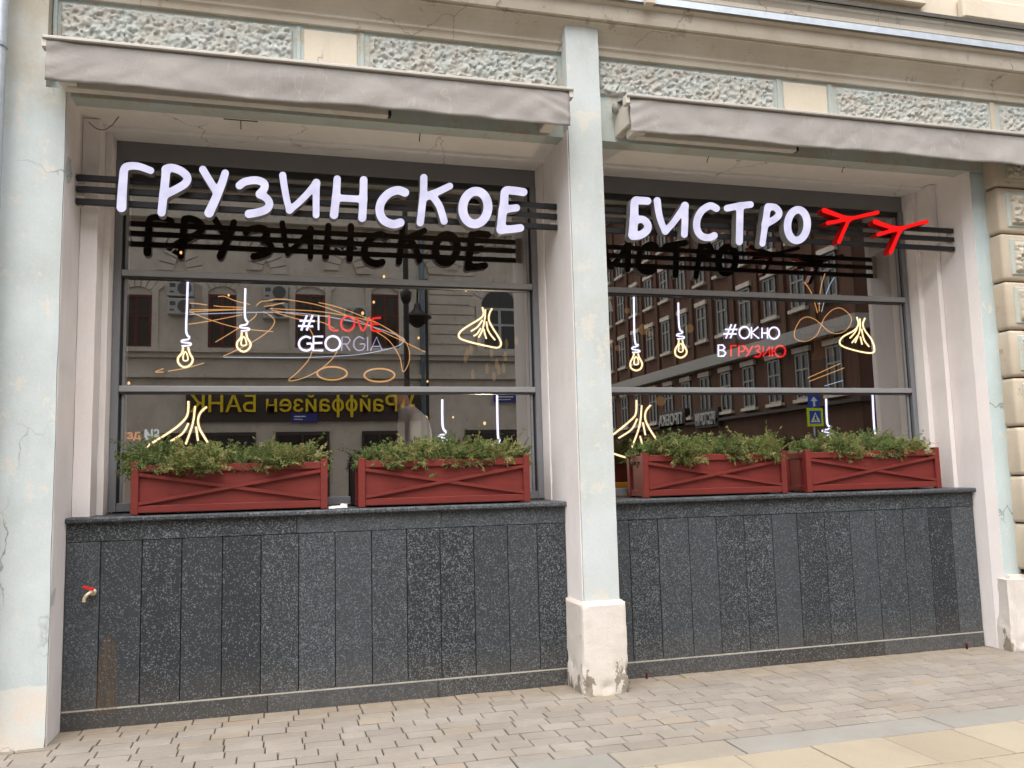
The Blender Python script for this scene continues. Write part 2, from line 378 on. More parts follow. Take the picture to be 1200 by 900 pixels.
# ------------------------------------------------------------------ builders
def root_loc(o):
    while o.parent: o = o.parent
    return o.location.copy()
def tag(o, label=None, cat=None, group=None, kind=None):
    if label: o['label'] = label
    if cat: o['category'] = cat
    if group: o['group'] = group
    if kind: o['kind'] = kind
    return o
def thing(name, label, cat, loc=(0, 0, 0), group=None):
    o = bpy.data.objects.new(name, None); COL.objects.link(o); o.location = loc; o.empty_display_size = .1
    return tag(o, label, cat, group)
class MB:
    def __init__(self): self.bm = bmesh.new()
    def box(self, x0, x1, y0, y1, z0, z1, bev=0., seg=1):
        r = bmesh.ops.create_cube(self.bm, size=1.0)
        vs = r['verts']
        for v in vs:
            v.co = Vector((x0 + (v.co.x + .5) * (x1 - x0), y0 + (v.co.y + .5) * (y1 - y0), z0 + (v.co.z + .5) * (z1 - z0)))
        if bev:
            es = list({e for v in vs for e in v.link_edges})
            bmesh.ops.bevel(self.bm, geom=es, offset=bev, segments=seg, affect='EDGES', profile=.5)
        return self
    def hexa(self, p):           # eight corners: bottom four, top four
        v = [self.bm.verts.new(q) for q in p]
        for f in ((0, 3, 2, 1), (4, 5, 6, 7), (0, 1, 5, 4), (1, 2, 6, 5), (2, 3, 7, 6), (3, 0, 4, 7)):
            self.bm.faces.new([v[i] for i in f])
        return self
    def prism(self, prof, x0, x1, axis='x'):   # profile of (y, z) swept along x, or (x, z) along y
        def P(a, b, s): return (s, a, b) if axis == 'x' else (a, s, b)
        A = [self.bm.verts.new(P(a, b, x0)) for a, b in prof]; B = [self.bm.verts.new(P(a, b, x1)) for a, b in prof]
        n = len(prof)
        for i in range(n): self.bm.faces.new((A[i], A[(i + 1) % n], B[(i + 1) % n], B[i]))
        self.bm.faces.new(A[::-1]); self.bm.faces.new(B)
        return self
    def tube(self, pts, r, n=8, closed=False):
        pts = [Vector(p) for p in pts]; rings = []; m = len(pts); up = None
        for i, p in enumerate(pts):
            a = pts[(i - 1) % m] if closed or i > 0 else p; b = pts[(i + 1) % m] if closed or i < m - 1 else p
            d = (b - a).normalized() if (b - a).length > 1e-9 else Vector((0, 0, 1))
            if up is None: up = d.orthogonal().normalized()
            else:
                up = up - d * up.dot(d); up = up.normalized() if up.length > 1e-6 else d.orthogonal().normalized()
            s = d.cross(up); rr = r[i] if hasattr(r, '__len__') else r
            rings.append([self.bm.verts.new(p + (up * math.cos(2 * math.pi * k / n) + s * math.sin(2 * math.pi * k / n)) * rr) for k in range(n)])
        for i in range(m if closed else m - 1):
            A, B = rings[i], rings[(i + 1) % m]
            for k in range(n): self.bm.faces.new((A[k], A[(k + 1) % n], B[(k + 1) % n], B[k]))
        if not closed: self.bm.faces.new(rings[0][::-1]); self.bm.faces.new(rings[-1])
        return self
    def lathe(self, c, prof, n=20):  # (r, z) profile about a vertical axis
        c = Vector(c); rings = [[self.bm.verts.new(c + Vector((r * math.cos(2 * math.pi * k / n), r * math.sin(2 * math.pi * k / n), z))) for k in range(n)] for r, z in prof]
        for A, B in zip(rings, rings[1:]):
            for k in range(n): self.bm.faces.new((A[k], A[(k + 1) % n], B[(k + 1) % n], B[k]))
        self.bm.faces.new(rings[0][::-1]); self.bm.faces.new(rings[-1]); return self
    def sphere(self, c, r, u=12, v=8, sc=(1, 1, 1)):
        res = bmesh.ops.create_uvsphere(self.bm, u_segments=u, v_segments=v, radius=r)
        for q in res['verts']: q.co = Vector((q.co.x * sc[0], q.co.y * sc[1], q.co.z * sc[2])) + Vector(c)
        return self
    def bar(self, a, b, w, h, n=(0, -1, 0)):      # straight bar from a to b: w across (in the face), h thick along n
        a, b, n = Vector(a), Vector(b), Vector(n).normalized(); d = (b - a).normalized(); s = d.cross(n).normalized() * w / 2; t_ = n * h / 2
        return self.hexa([a - s - t_, a + s - t_, a + s + t_, a - s + t_, b - s - t_, b + s - t_, b + s + t_, b - s + t_])
    def build(self, name, mat, parent=None, smooth=False, recalc=True):
        if recalc: bmesh.ops.recalc_face_normals(self.bm, faces=self.bm.faces)
        me = bpy.data.meshes.new(name); self.bm.to_mesh(me); self.bm.free()
        return link(name, me, mat, parent, smooth)
def link(name, me, mat, parent=None, smooth=False):
    if parent is not None:
        l = root_loc(parent)
        if l.length: me.transform(Matrix.Translation(-l))
    if mat: me.materials.append(M[mat])
    if smooth:
        for p in me.polygons: p.use_smooth = True
    o = bpy.data.objects.new(name, me); COL.objects.link(o)
    if parent is not None: o.parent = parent
    return o
def struct(o): o['kind'] = 'structure'; return o
def catmull(pts, k=6, closed=False):
    P = [Vector(p) if len(p) == 3 else Vector((p[0], p[1], 0)) for p in pts]; n = len(P)
    if n < 3 and not closed: return P
    out = []
    for i in range(n if closed else n - 1):
        p0 = P[(i - 1) % n] if closed or i > 0 else P[0]; p1, p2 = P[i], P[(i + 1) % n]
        p3 = P[(i + 2) % n] if closed or i < n - 2 else P[-1]
        for j in range(k):
            s = j / k
            out.append(.5 * ((2 * p1) + (p2 - p0) * s + (2 * p0 - 5 * p1 + 4 * p2 - p3) * s * s + (3 * p1 - p0 - 3 * p2 + p3) * s ** 3))
    if not closed: out.append(P[-1])
    return out
def eval_mesh(cu, mtx):
    ob = bpy.data.objects.new('tmp', cu); COL.objects.link(ob)
    dg = bpy.context.evaluated_depsgraph_get()
    me = bpy.data.meshes.new_from_object(ob.evaluated_get(dg)); bpy.data.objects.remove(ob)
    me.transform(mtx); me.materials.clear(); return me
def text_mesh(s, size, ext, origin, right, normal, align='LEFT', bold=0., width=None):
    cu = bpy.data.curves.new('txt', 'FONT'); cu.body = s; cu.size = size; cu.extrude = ext; cu.align_x = align; cu.offset = bold; cu.resolution_u = 3
    me = eval_mesh(cu, Matrix.Identity(4))
    if width:
        xs = [v.co.x for v in me.vertices]; k = width / (max(xs) - min(xs))
        me.transform(Matrix.Diagonal((k, 1, 1, 1)))
    r, nn, o = Vector(right), Vector(normal), Vector(origin)
    me.transform(Matrix(((r.x, 0, nn.x, o.x), (r.y, 0, nn.y, o.y), (r.z, 1, nn.z, o.z), (0, 0, 0, 1))))
    return me

# ================================================================== THE GROUND
rng = random.Random(7)
ROWS, YB, YS = 12, 4.53, 4.27                     # brick rows end at YB, grey border slabs end at YS
g = MB(); g.box(-14, 30, 1.0, 6.7, -.3, -.012)
pavement = struct(g.build('pavement', 'joint_sand'))
g = MB(); g.box(-40, 70, -13.4, .86, -.5, -.13); road = struct(g.build('road', 'asphalt'))
g = MB(); g.box(-14, 30, .86, 1.0, -.3, .0, .01); kerb = struct(g.build('kerb', 'paver_grey'))
g = MB(); g.box(-40, 11.5, -60, -13.4, -.3, 0.0); struct(g.build('far_pavement', 'paved_far'))
g = MB(); g.box(23, 70, -60, -13.4, -.3, 0.0); struct(g.build('far_pavement', 'paved_far'))
g = MB(); g.box(11.5, 23, -70, -13.4, -.5, -.13); struct(g.build('side_road', 'asphalt'))
g = MB(); g.box(-300, 300, -300, 300, -.8, -.6); struct(g.build('ground', 'asphalt'))
bricks = []
rh = (6.055 - YB) / ROWS
for r_ in range(ROWS):
    x = -2.6 + rng.uniform(0, .2) + (r_ % 2) * .1
    y0 = YB + r_ * rh
    while x < 8.6:
        w = .218 if rng.random() < .9 else rng.choice((.15, .25))
        bricks.append((x, x + w, y0, y0 + rh)); x += w
def in_view(x, y):
    d = Vector((x, y, -ZCAM)); z = d.dot(FWD); u = 600 + d.dot(RGT) / z * FPX; v = 450 - d.dot(UPV) / z * FPX
    return -30 < u < 1230 and v < 915, d.length
vis = [(in_view((b[0] + b[1]) / 2, (b[2] + b[3]) / 2), b) for b in bricks]
near = sorted([v for v in vis if v[0][0]], key=lambda v: v[0][1])[:296]
near_set = {v[1] for v in near}
rest = MB()
def paver_piece(mb, b, j=.0032, jy=.0068):
    dz = rng.uniform(-.0018, .0012); q = lambda: rng.uniform(-.0007, .0007)
    x0, x1, y0, y1 = b[0] + j + q(), b[1] - j + q(), b[2] + jy + q(), b[3] - jy + q()
    c = .004; t0, t1, t2, t3 = (dz + rng.uniform(-.0012, .0012) for _ in range(4))
    lo = [(x0, y0), (x1, y0), (x1, y1), (x0, y1)]; hi = [(x0 + c, y0 + c, t0), (x1 - c, y0 + c, t1), (x1 - c, y1 - c, t2), (x0 + c, y1 - c, t3)]
    bm = mb.bm
    a = [bm.verts.new((px, py, -.025)) for px, py in lo]; m = [bm.verts.new((px, py, hi[i][2] - .004)) for i, (px, py) in enumerate(lo)]
    t_ = [bm.verts.new(h) for h in hi]
    for i in range(4):
        k = (i + 1) % 4
        bm.faces.new((a[i], a[k], m[k], m[i])); bm.faces.new((m[i], m[k], t_[k], t_[i]))
    bm.faces.new(t_)
for b in bricks:
    if b in near_set:
        mb = MB(); paver_piece(mb, b); mb.build('paving_brick', 'paver_brick', pavement)
    else: paver_piece(rest, b)
tag(rest.build('paving_bricks', 'paver_brick', pavement), kind='stuff')
xs = [-3.0, -1.9, -.85, .25, 1.2] + [X(722, 887, 4.4), X(862, 873, 4.4), X(1100, 848, 4.4), 5.9, 7.1, 8.2]
xs = sorted(xs)
for a, b in zip(xs, xs[1:]):
    mb = MB(); paver_piece(mb, (a, b, YS, YB), .005, .006); mb.build('border_slab', 'paver_grey', pavement)
yx = [-1.8 + .46 * i for i in range(17)]
for rr in range(3):
    for i, xx in enumerate(yx):
        y1 = YS - rr * .46
        mb = MB(); paver_piece(mb, (xx + (.23 if rr % 2 else 0), xx + .46 + (.23 if rr % 2 else 0), y1 - .46, y1), .0035, .004); mb.build('paving_slab', 'paver_yellow', pavement)
g = MB(); g.box(-14, 30, 1.0, 2.885, -.05, -.001); g.build('slab_bed', 'paver_yellow', pavement)

# ================================================================== THE BUILDING
bld = thing('stucco_building', 'mint and beige stucco building front with two shop windows above dark granite', 'building', (2.2, 5.9, 0))
def noisy_box(name, mat, x0, x1, y0, y1, z0, z1, step=.05, amp=.004, parent=None, chip=0., seed=0, bev=.012, zflat=False, taper=0):
    """stucco block: subdivided box with trowel-wavy faces and, at the foot, broken corners"""
    bm = bmesh.new()
    nx, ny, nz = (max(1, int((b - a) / step)) for a, b in ((x0, x1), (y0, y1), (z0, z1)))
    grid = {}
    def V(i, j, k):
        key = (i, j, k)
        if key not in grid: grid[key] = bm.verts.new((x0 + (x1 - x0) * i / nx, y0 + (y1 - y0) * j / ny, z0 + (z1 - z0) * k / nz))
        return grid[key]
    for k in range(nz):
        for i in range(nx):
            bm.faces.new((V(i, 0, k), V(i + 1, 0, k), V(i + 1, 0, k + 1), V(i, 0, k + 1))); bm.faces.new((V(i, ny, k), V(i, ny, k + 1), V(i + 1, ny, k + 1), V(i + 1, ny, k)))
        for j in range(ny):
            bm.faces.new((V(0, j, k), V(0, j, k + 1), V(0, j + 1, k + 1), V(0, j + 1, k))); bm.faces.new((V(nx, j, k), V(nx, j + 1, k), V(nx, j + 1, k + 1), V(nx, j, k + 1)))
    for i in range(nx):
        for j in range(ny):
            bm.faces.new((V(i, j, nz), V(i + 1, j, nz), V(i + 1, j + 1, nz), V(i, j + 1, nz))); bm.faces.new((V(i, j, 0), V(i, j + 1, 0), V(i + 1, j + 1, 0), V(i + 1, j, 0)))
    cx, cy = (x0 + x1) / 2, (y0 + y1) / 2
    for (i, j, k), v in grid.items():
        c = v.co.copy(); n = Vector(((i == nx) - (i == 0), (j == ny) - (j == 0), 0))
        edge = (i in (0, nx)) + (j in (0, ny)) + (k == nz)
        d = noise.noise(c * 3 + Vector((seed, 0, 0))) * amp + noise.noise(c * 14) * amp * .4
        off = n * d
        if edge >= 2: off -= n.normalized() * bev if n.length else Vector()
        if edge >= 2 and k == nz: off.z -= bev
        if chip:
            low = max(0, 1 - (c.z - z0) / chip)
            q = noise.noise(c * 9 + Vector((3.3, seed, 1)))
            if edge >= 2 and q > -.15: off -= n * (.045 * low * (q + .25))
            elif q > .35: off -= n * .02 * low
        if taper: off += n * taper * (1 - (c.z - z0) / (z1 - z0))
        v.co = c + off
    bmesh.ops.recalc_face_normals(bm, faces=bm.faces)
    me = bpy.data.meshes.new(name); bm.to_mesh(me); bm.free()
    o = link(name, me, mat, parent, True); me.set_sharp_from_angle(angle=R(32)); return o
# left wall pier, middle pillar, right pier
noisy_box('wall_pier', 'mint_wall', -4.2, XL, Y_PIL, 6.75, -.02, Z_SOF - .001, .08, .006, bld, .12, 1, .0)
noisy_box('wall_pier', 'mint_wall', -4.2, -1.435, Y_PIL + .004, 6.75, Z_SOF, 4.89, .1, .004, bld, 0, 1, .0)
pil = noisy_box('pillar', 'mint_pillar', XP0, XP1, Y_PIL, 6.75, .60, 4.89, .045, .004, bld, 0, 2, .005)
noisy_box('pillar_base', 'pale_plaster', XP0 - .03, XP1 + .038, Y_PIL - .035, 6.07, -.02, .628, .028, .007, pil, .34, 3, .012)
pier = noisy_box('wall_pier', 'mint_pier', XR + .02, 5.93, Y_FRZ, 6.75, .55, 4.05, .05, .006, bld, 0, 5, .018)
noisy_box('pier_base', 'pale_plaster', XR + .015, 6.9, Y_FRZ - .07, 6.75, -.02, .60, .03, .012, pier, .5, 8, .03, taper=.01)
# back lining of both reveals in pink, standing 3 mm proud of the piers
for x0, x1 in ((XL - .001, XL + .004), (XP0 - .004, XP0 + .001), (XP1 - .001, XP1 + .004)):
    g = MB(); g.box(x0, x1, Y_PIL + .02, 6.46, .0, Z_SOF + .02); g.build('reveal', 'pink_reveal', bld)
g = MB(); g.prism([(XR, 5.92), (XR, 6.7), (XR + .06, 6.7), (XR + .06, Y_FRZ + .012), (XR + .024, Y_FRZ + .012)], 0, 1)
g.bm.free(); g = MB()
prof = [(XR, 5.93), (XR, 6.70), (XR + .05, 6.70), (XR + .05, Y_FRZ + .02), (XR + .03, Y_FRZ + .004)]
A = [g.bm.verts.new((a, b, 0)) for a, b in prof]; B = [g.bm.verts.new((a, b, Z_SOF + .02)) for a, b in prof]
for i in range(5): g.bm.faces.new((A[i], A[(i + 1) % 5], B[(i + 1) % 5], B[i]))
g.bm.faces.new(A); g.bm.faces.new(B[::-1]); g.build('reveal', 'pink_reveal', bld)
# stepped jamb strips beside the frames
WL0, WL1 = -.1775 * Y_WIN, .3105 * Y_WIN           # outer edges of the left window
WR0, WR1 = XP1 + .035, .860 * Y_WIN
for x0, x1, y0 in ((XL + .003, WL0 - .045, 6.18), (WL0 - .05, WL0, 6.36), (WL1, XP0 - .003, 6.34), (XP1 + .003, WR0, 6.34), (WR1 + .055, XR - .001, 6.2), (WR1, WR1 + .06, 6.38)):
    noisy_box('jamb', 'pink_reveal', x0, x1, y0, 6.7, Z_SILL - .02, Z_SOF + .01, .07, .003, bld, 0, x0, .006)
# soffits, lintel, frieze
for x0, x1, sd in ((XL, XP0, 0), (XP1, XR + .03, 3)):
    s = noisy_box('soffit', 'soffit_plaster', x0, x1, 5.976, 6.75, Z_SOF + .012, Z_SOF + .2, .09, .004, bld, 0, sd, .0)
    g = MB(); g.box(x0 + .002, x1 - .002, 6.30, 6.7, Z_SOF - .012, Z_SOF + .02, .004); g.build('soffit_step', 'soffit_plaster', s)
frz = MB(); frz.box(-1.436, 11.99, Y_FRZ, 5.975, Z_SOF, 4.70); frz = frz.build('frieze', 'mint_frieze', bld)
for x0, x1 in ((.10, .128), (.536, .566), (3.885, 3.92), (4.362, 4.40)):
    g = MB(); g.box(x0, x1, Y_FRZ - .008, Y_FRZ + .01, Z_SOF + .05, 4.672, .003); g.build('strip', 'mint_frieze', frz)
g = MB(); g.box(6.0, 6.055, Y_FRZ - .01, Y_FRZ + .02, Z_SOF + .1, 4.672, .006); g.build('strip', 'beige_quoin', frz)
g = MB(); g.box(-1.43, -1.405, Y_FRZ - .02, Y_FRZ + .02, Z_SOF + .1, 4.672, .004); g.build('strip', 'mint_frieze', frz)
for x0, x1 in ((.150, .515), (3.94, 4.345)):
    g = MB(); g.box(x0, x1, Y_FRZ - .012, Y_FRZ + .02, 4.20, 4.645, .004); g.build('smooth_panel', 'beige_panel', frz)
def rough_panel(name, mat, parent, x0, x1, z0, z1, y, depth=.045, step=.0085, seed=0., scale=1.0):
    nx, nz = max(4, int((x1 - x0) / step)), max(4, int((z1 - z0) / step)); vs, fs = [], []
    for k in range(nz + 1):
        for i in range(nx + 1):
            x = x0 + (x1 - x0) * i / nx; z = z0 + (z1 - z0) * k / nz
            e = min(i, nx - i) * (x1 - x0) / nx; e2 = min(k, nz - k) * (z1 - z0) / nz
            r = min(1, (min(e, e2) / .03)) if min(e, e2) < .03 else 1
            p = Vector((x * scale + seed, 0, z * scale))
            lump = noise.noise(p * 20) * .55 + noise.noise(p * 42) * .38 + noise.noise(p * 80) * .15
            vd = noise.voronoi(p * 25)[0]
            h = .55 + lump * .8 + (min(.5, vd[1] - vd[0]) - .2) * .8
            h -= .9 * max(0., min(1., (noise.noise(p * 32 + Vector((5, 9, 2))) - .22) * 6))
            sq = math.sqrt(max(0, 1 - (1 - r) ** 2))
            jx = noise.noise(p * 25 + Vector((0, 4, 0))) * .008 * r; jz = noise.noise(p * 25 + Vector((0, 8, 0))) * .008 * r
            if r < .05:
                jx, jz = 0, 0
            vs.append((x + jx, y - depth * sq * (.35 + .65 * max(0., h)), z + jz))
    for k in range(nz):
        for i in range(nx):
            a = k * (nx + 1) + i; fs.append((a, a + 1, a + nx + 2, a + nx + 1))
    n0 = len(vs)                                    # close the back so that the block is solid
    vs += [(x0, y + .015, z0), (x1, y + .015, z0), (x1, y + .015, z1), (x0, y + .015, z1)]
    fs.append((n0 + 3, n0 + 2, n0 + 1, n0))
    me = bpy.data.meshes.new(name); me.from_pydata(vs, [], fs); me.update()
    return link(name, me, mat, parent, True)
for x0, x1, sd in ((-1.385, .075, 1), (.60, 2.005, 14), (2.345, 3.85, 31), (4.44, 5.965, 47), (6.10, 7.6, 63)):
    rough_panel('rough_panel', 'rough_mint', frz, x0, x1, 4.375, 4.648, Y_FRZ, .042, .0075, sd)
# cornice: profiles swept along the front
cor = MB(); cor.prism([(6.0, 4.68), (5.80, 4.68), (5.795, 4.705), (5.805, 4.712), (5.80, 4.725), (5.785, 4.738), (5.785, 4.752), (5.797, 4.762), (5.793, 4.778), (5.775, 4.80), (5.74, 4.835), (5.69, 4.868), (5.672, 4.872), (5.672, 4.885), (5.645, 4.887), (5.638, 4.92), (5.632, 5.0), (5.60, 5.012), (5.60, 5.03), (6.0, 5.06)], -12.0, 12.01)
cor = cor.build('cornice', 'beige_cornice', bld)
g = MB(); g.prism([(5.575, 5.022), (5.58, 5.078), (5.80, 5.13), (5.80, 5.12), (5.59, 5.066), (5.584, 5.022)], -12.0, 12.01); g.build('flashing', 'zinc', cor)
g = MB(); g.prism([(6.0, 5.10), (5.775, 5.10), (5.77, 5.19), (5.755, 5.20), (5.755, 5.235), (5.77, 5.245), (5.76, 5.29), (5.735, 5.30), (5.735, 5.325), (6.0, 5.34)], -12.0, 12.01); g.build('upper_moulding', 'beige_cornice', cor)
g = MB(); g.prism([(5.705, 5.318), (5.70, 5.345), (5.80, 5.37), (5.80, 5.362), (5.71, 5.338), (5.712, 5.318)], -12.0, 12.01); g.build('flashing', 'dark_flashing', cor)
c0 = at(762, 6, 5.57)
g = MB(); g.box(c0.x - .045, c0.x + .03, 5.54, 5.6, 5.0, 5.13, .006); g.build('bracket', 'beige_quoin', cor)
uw = MB(); uw.box(-12.0, 12.0, 5.80, 6.7, 5.345, 13.0); uw = uw.build('upper_wall', 'beige_panel', bld)
xw = X(1052, 2, 5.8)
for x0 in (xw - 2.6, xw - .9, xw + 2.4):
    w_ = MB(); w_.box(x0, x0 + 1.0, 5.78, 5.80, 5.62, 7.6); w_ = w_.build('window', 'opp_window', uw)
    g = MB(); g.box(x0 - .14, x0, 5.74, 5.80, 5.5, 7.7, .01); g.box(x0 + 1.0, x0 + 1.14, 5.74, 5.80, 5.5, 7.7, .01); g.box(x0 - .14, x0 + 1.14, 5.735, 5.80, 5.44, 5.618, .01); g.box(x0 - .2, x0 + 1.2, 5.70, 5.8, 7.7, 7.85, .01); g.build('surround', 'beige_panel', uw)
g = MB(); g.box(X(1128, 18, 5.74), X(1128, 18, 5.74) + 1.2, 5.72, 5.80, 5.37, 5.56, .015); g.build('pilaster_base', 'beige_panel', uw)
# rusticated blocks beside the right pier
qz = [Z(1168, y, 5.72) for y in (162, 218.7, 273, 329, 386, 442, 500, 558, 615, 672)]
for z1, z0 in zip(qz, qz[1:]):
    bx = 5.872
    q_ = MB(); q_.box(bx, 7.6, 5.70, 6.6, z0 + .006, z1 - .006, .03, 3); q_ = q_.build('rusticated_block', 'beige_quoin', bld, True)
    g = MB(); g.box(bx + .075, 7.5, 5.688, 5.72, z0 + .05, z1 - .05, .008); g.build('block_border', 'mint_frieze', q_)
    rough_panel('rough_panel', 'rough_cream', q_, bx + .11, 7.4, z0 + .075, z1 - .075, 5.69, .05, .0085, 70 + z0 * 9)
g = MB(); g.box(7.55, 12.0, Y_FRZ - .004, 6.7, -.02, Z_SOF + .02); g.build('side_wall', 'beige_panel', bld)
g = MB(); g.box(6.85, 12.0, Y_FRZ - .05, 6.7, -.02, .58, .01); g.build('side_plinth', 'pale_plaster', bld)
g = MB(); g.box(-12.0, -4.19, Y_PIL + .01, 6.7, -.02, 4.89); g.build('side_wall', 'mint_wall', bld)
# hooks and thin wires under the soffit
for (a, b) in (((262, 139), (302, 143)), ((475, 155), (510, 157)), ((820, 181), (843, 183)), ((978, 193), (1003, 195))):
    p = at(a[0], a[1], 6.15); q = at(b[0], b[1], 6.15); zz = Z_SOF + .008
    g = MB(); s_ = Z_SOF / ((p.z + q.z) / 2); yy = 6.15 * (zz - ZCAM) / ((p.z + q.z) / 2 - ZCAM)
    p = at(a[0], a[1], yy); q = at(b[0], b[1], yy)
    p.z = q.z = zz; m_ = (p + q) / 2
    g.tube([p, q], .004, 5); g.tube([m_, m_ + Vector((0, .04, -.02)), m_ + Vector((.0, .05, -.045))], .004, 5); g.build('hook', 'wire', bld)
# granite plinths
def plinth(x0, x1, joints, head, seed):
    r_ = random.Random(seed)
    p = MB(); p.box(x0 - .05, x1 + .05, Y_GRA + .02, 6.7, -.3, Z_SILL - .045); p = p.build('plinth', 'frame_dark', bld)
    js = [x0 + .004] + joints + [x1 - .004]
    for a, b in zip(js, js[1:]):
        dy = r_.uniform(-.0015, .0015)
        g = MB(); g.box(a + .0028, b - .0028, Y_GRA + dy, Y_GRA + .03, .118, 1.153, .0015); g.build('granite_slab', 'granite_dark', p)
    for zz0, zz1, mt, js2 in ((.0, .108, 'granite_dark', [x0 + .002, x0 + (x1 - x0) * .37, x0 + (x1 - x0) * .71, x1 - .002]), (1.157, Z_SILL - .04, 'granite_top', [x0 + .002] + head + [x1 - .002])):
        for a, b in zip(js2, js2[1:]):
            g = MB(); g.box(a + .0015, b - .0015, Y_GRA - .002, Y_GRA + .03, zz0 - (.02 if zz0 == 0 else 0), zz1, .002); g.build('granite_slab', mt, p)
    g = MB(); g.box(x0 + .003, x1 - .003, Y_GRA - .001, Y_GRA + .02, .1085, .1175); g.build('mortar_joint', 'mortar', p)
    n = 3
    for i in range(n):
        a = x0 + .002 + (x1 - x0 - .004) * i / n; b = x0 + .002 + (x1 - x0 - .004) * (i + 1) / n
        g = MB(); g.prism([(Y_GRA - .035, Z_SILL - .038), (Y_GRA - .045, Z_SILL - .028), (Y_GRA - .045, Z_SILL - .012), (Y_GRA - .035, Z_SILL - .002), (6.66, Z_SILL + .006), (6.66, Z_SILL - .036)], a + .0012, b - .0012); g.build('sill_slab', 'granite_top', p)
    return p
jl = [X(px, 720, Y_GRA) for px in (116, 165, 212, 260, 305.5, 350, 393, 436, 477.5, 517, 557, 597, 632)]
jr0 = [740, 774, 810, 843, 876, 909, 938.5, 971, 1001, 1031.5, 1064, 1094, 1121]
jr = [X(px, 690, Y_GRA) for px in jr0]
plinth(XL + .003, XP0 - .003, jl, [X(348, 620, Y_GRA), X(517, 612, Y_GRA)], 1)
plinth(XP1 + .003, XR - .002, [j for j in jr if j > XP1 + .05], [X(900, 600, Y_GRA), X(1050, 598, Y_GRA)], 2)
# dried run of dirt under the tap (a stain with its own outline, on the stone)
t = NT('tap_stain'); 
sx, sz = t.sep()[0], t.sep()[2]
mp_ = t.math('MULTIPLY', t.ramp(t.noise(26, 5, .7, t.coord((2.6, 1, .25))), [(.4, 0.), (.66, .6)]), t.ramp(t.noise(90, 3), [(.3, .5), (.6, 1.)]))
trn = t.n('ShaderNodeBsdfTransparent'); mxs = t.n('ShaderNodeMixShader'); t.l(mp_, mxs.inputs[0]); t.l(trn.outputs[0], mxs.inputs[1]); t.l(t.b.outputs[0], mxs.inputs[2]); t.l(mxs.outputs[0], t.out.inputs[0])
M['tap_stain'] = t.done(lin((128, 104, 76)), .9, .1)
sp = [at(px, py, Y_GRA - .004) for px, py in ((110, 838), (113, 790), (119, 752), (127, 743), (135, 753), (138, 790), (137, 836))]
g = MB(); vv = [g.bm.verts.new(p) for p in sp]; g.bm.faces.new(vv[::-1]); g.build('dirt_stain', 'tap_stain', bld, recalc=False)

# windows: header band, outer frame, mullions, panes
def window(x0, x1):
    yf = Y_WIN
    zt = Z(628, 195, yf) - .0; zh = Z(300, 197.5, yf); zb = Z_SILL + .015
    m1 = (Z(143, 322.8, yf), Z(143, 315.5, yf)); m2 = (Z(140, 459, yf), Z(140, 451.9, yf))
    w = MB(); w.box(x0, x1, yf + .012, yf + .16, zh, Z_SOF + .0); w = w.build('window', 'header_grey', bld)
    for a, b in ((x0, x0 + .052), (x1 - .048, x1)):
        g = MB(); g.box(a, b, yf, yf + .15, zb, zh - .001, .003); g.build('frame_post', 'frame_grey', w)
    for a, b in ((x0 + .0525, x0 + .070), (x1 - .066, x1 - .0485)):
        g = MB(); g.box(a, b, yf + .035, yf + .15, zb, zh - .001); g.build('frame_groove', 'frame_dark', w)
    i0, i1 = x0 + .0705, x1 - .0665
    for a, b in ((i0, i0 + .018), (i1 - .018, i1)):
        g = MB(); g.box(a, b, yf + .025, yf + .13, zb, zh - .002, .002); g.build('frame_post', 'frame_grey', w)
    g = MB(); g.box(i0 - .02, i1 + .02, yf + .016, yf + .1, zb, zb + .06, .003); g.build('frame_rail', 'frame_grey', w)
    g = MB(); g.box(i0 - .02, i1 + .02, yf + .02, yf + .1, zh - .05, zh - .003, .003); g.build('frame_rail', 'frame_dark', w)
    for a, b in (m1, m2):
        g = MB(); g.box(x0 + .054, x1 - .05, yf - .004, yf + .07, a, b, .004, 2); g.build('mullion', 'mullion_grey', w)
        g = MB(); g.box(x0 + .056, x1 - .052, yf + .002, yf + .06, a - .014, a - .0005); g.build('mullion_seal', 'frame_dark', w)
    for a, b in ((zb + .05, m2[0] - .005), (m2[1] - .01, m1[0] - .005), (m1[1] - .01, zh - .03)):
        g = MB(); g.box(i0 + .002, i1 - .002, yf + .038, yf + .044, a, b)
        # a single surface is enough for the pane: keep only its outer face
        fs = [f for f in g.bm.faces if f.calc_center_median().y > yf + .0385]
        bmesh.ops.delete(g.bm, geom=fs, context='FACES'); g.build('pane', 'window_glass', w, recalc=False)
    return w
window(WL0, WL1); window(WR0, WR1)
# drainpipe at the far left corner
dp = thing('drainpipe', 'grey metal drainpipe running down the mint wall pier', 'drainpipe', (X(-6, 100, 5.62), 5.62, 0))
g = MB(); g.tube([(dp.location.x, 5.62, .15), (dp.location.x, 5.62, 5.5)], .055, 14); g.build('pipe', 'zinc', dp, True)
for zz in (1.0, 2.6, 4.2):
    g = MB(); g.lathe((dp.location.x, 5.62, zz), [(.058, 0), (.062, .004), (.062, .03), (.058, .034)], 16); g.box(dp.location.x - .008, dp.location.x + .008, 5.67, 5.73, zz + .008, zz + .026); g.build('clamp', 'zinc', dp)

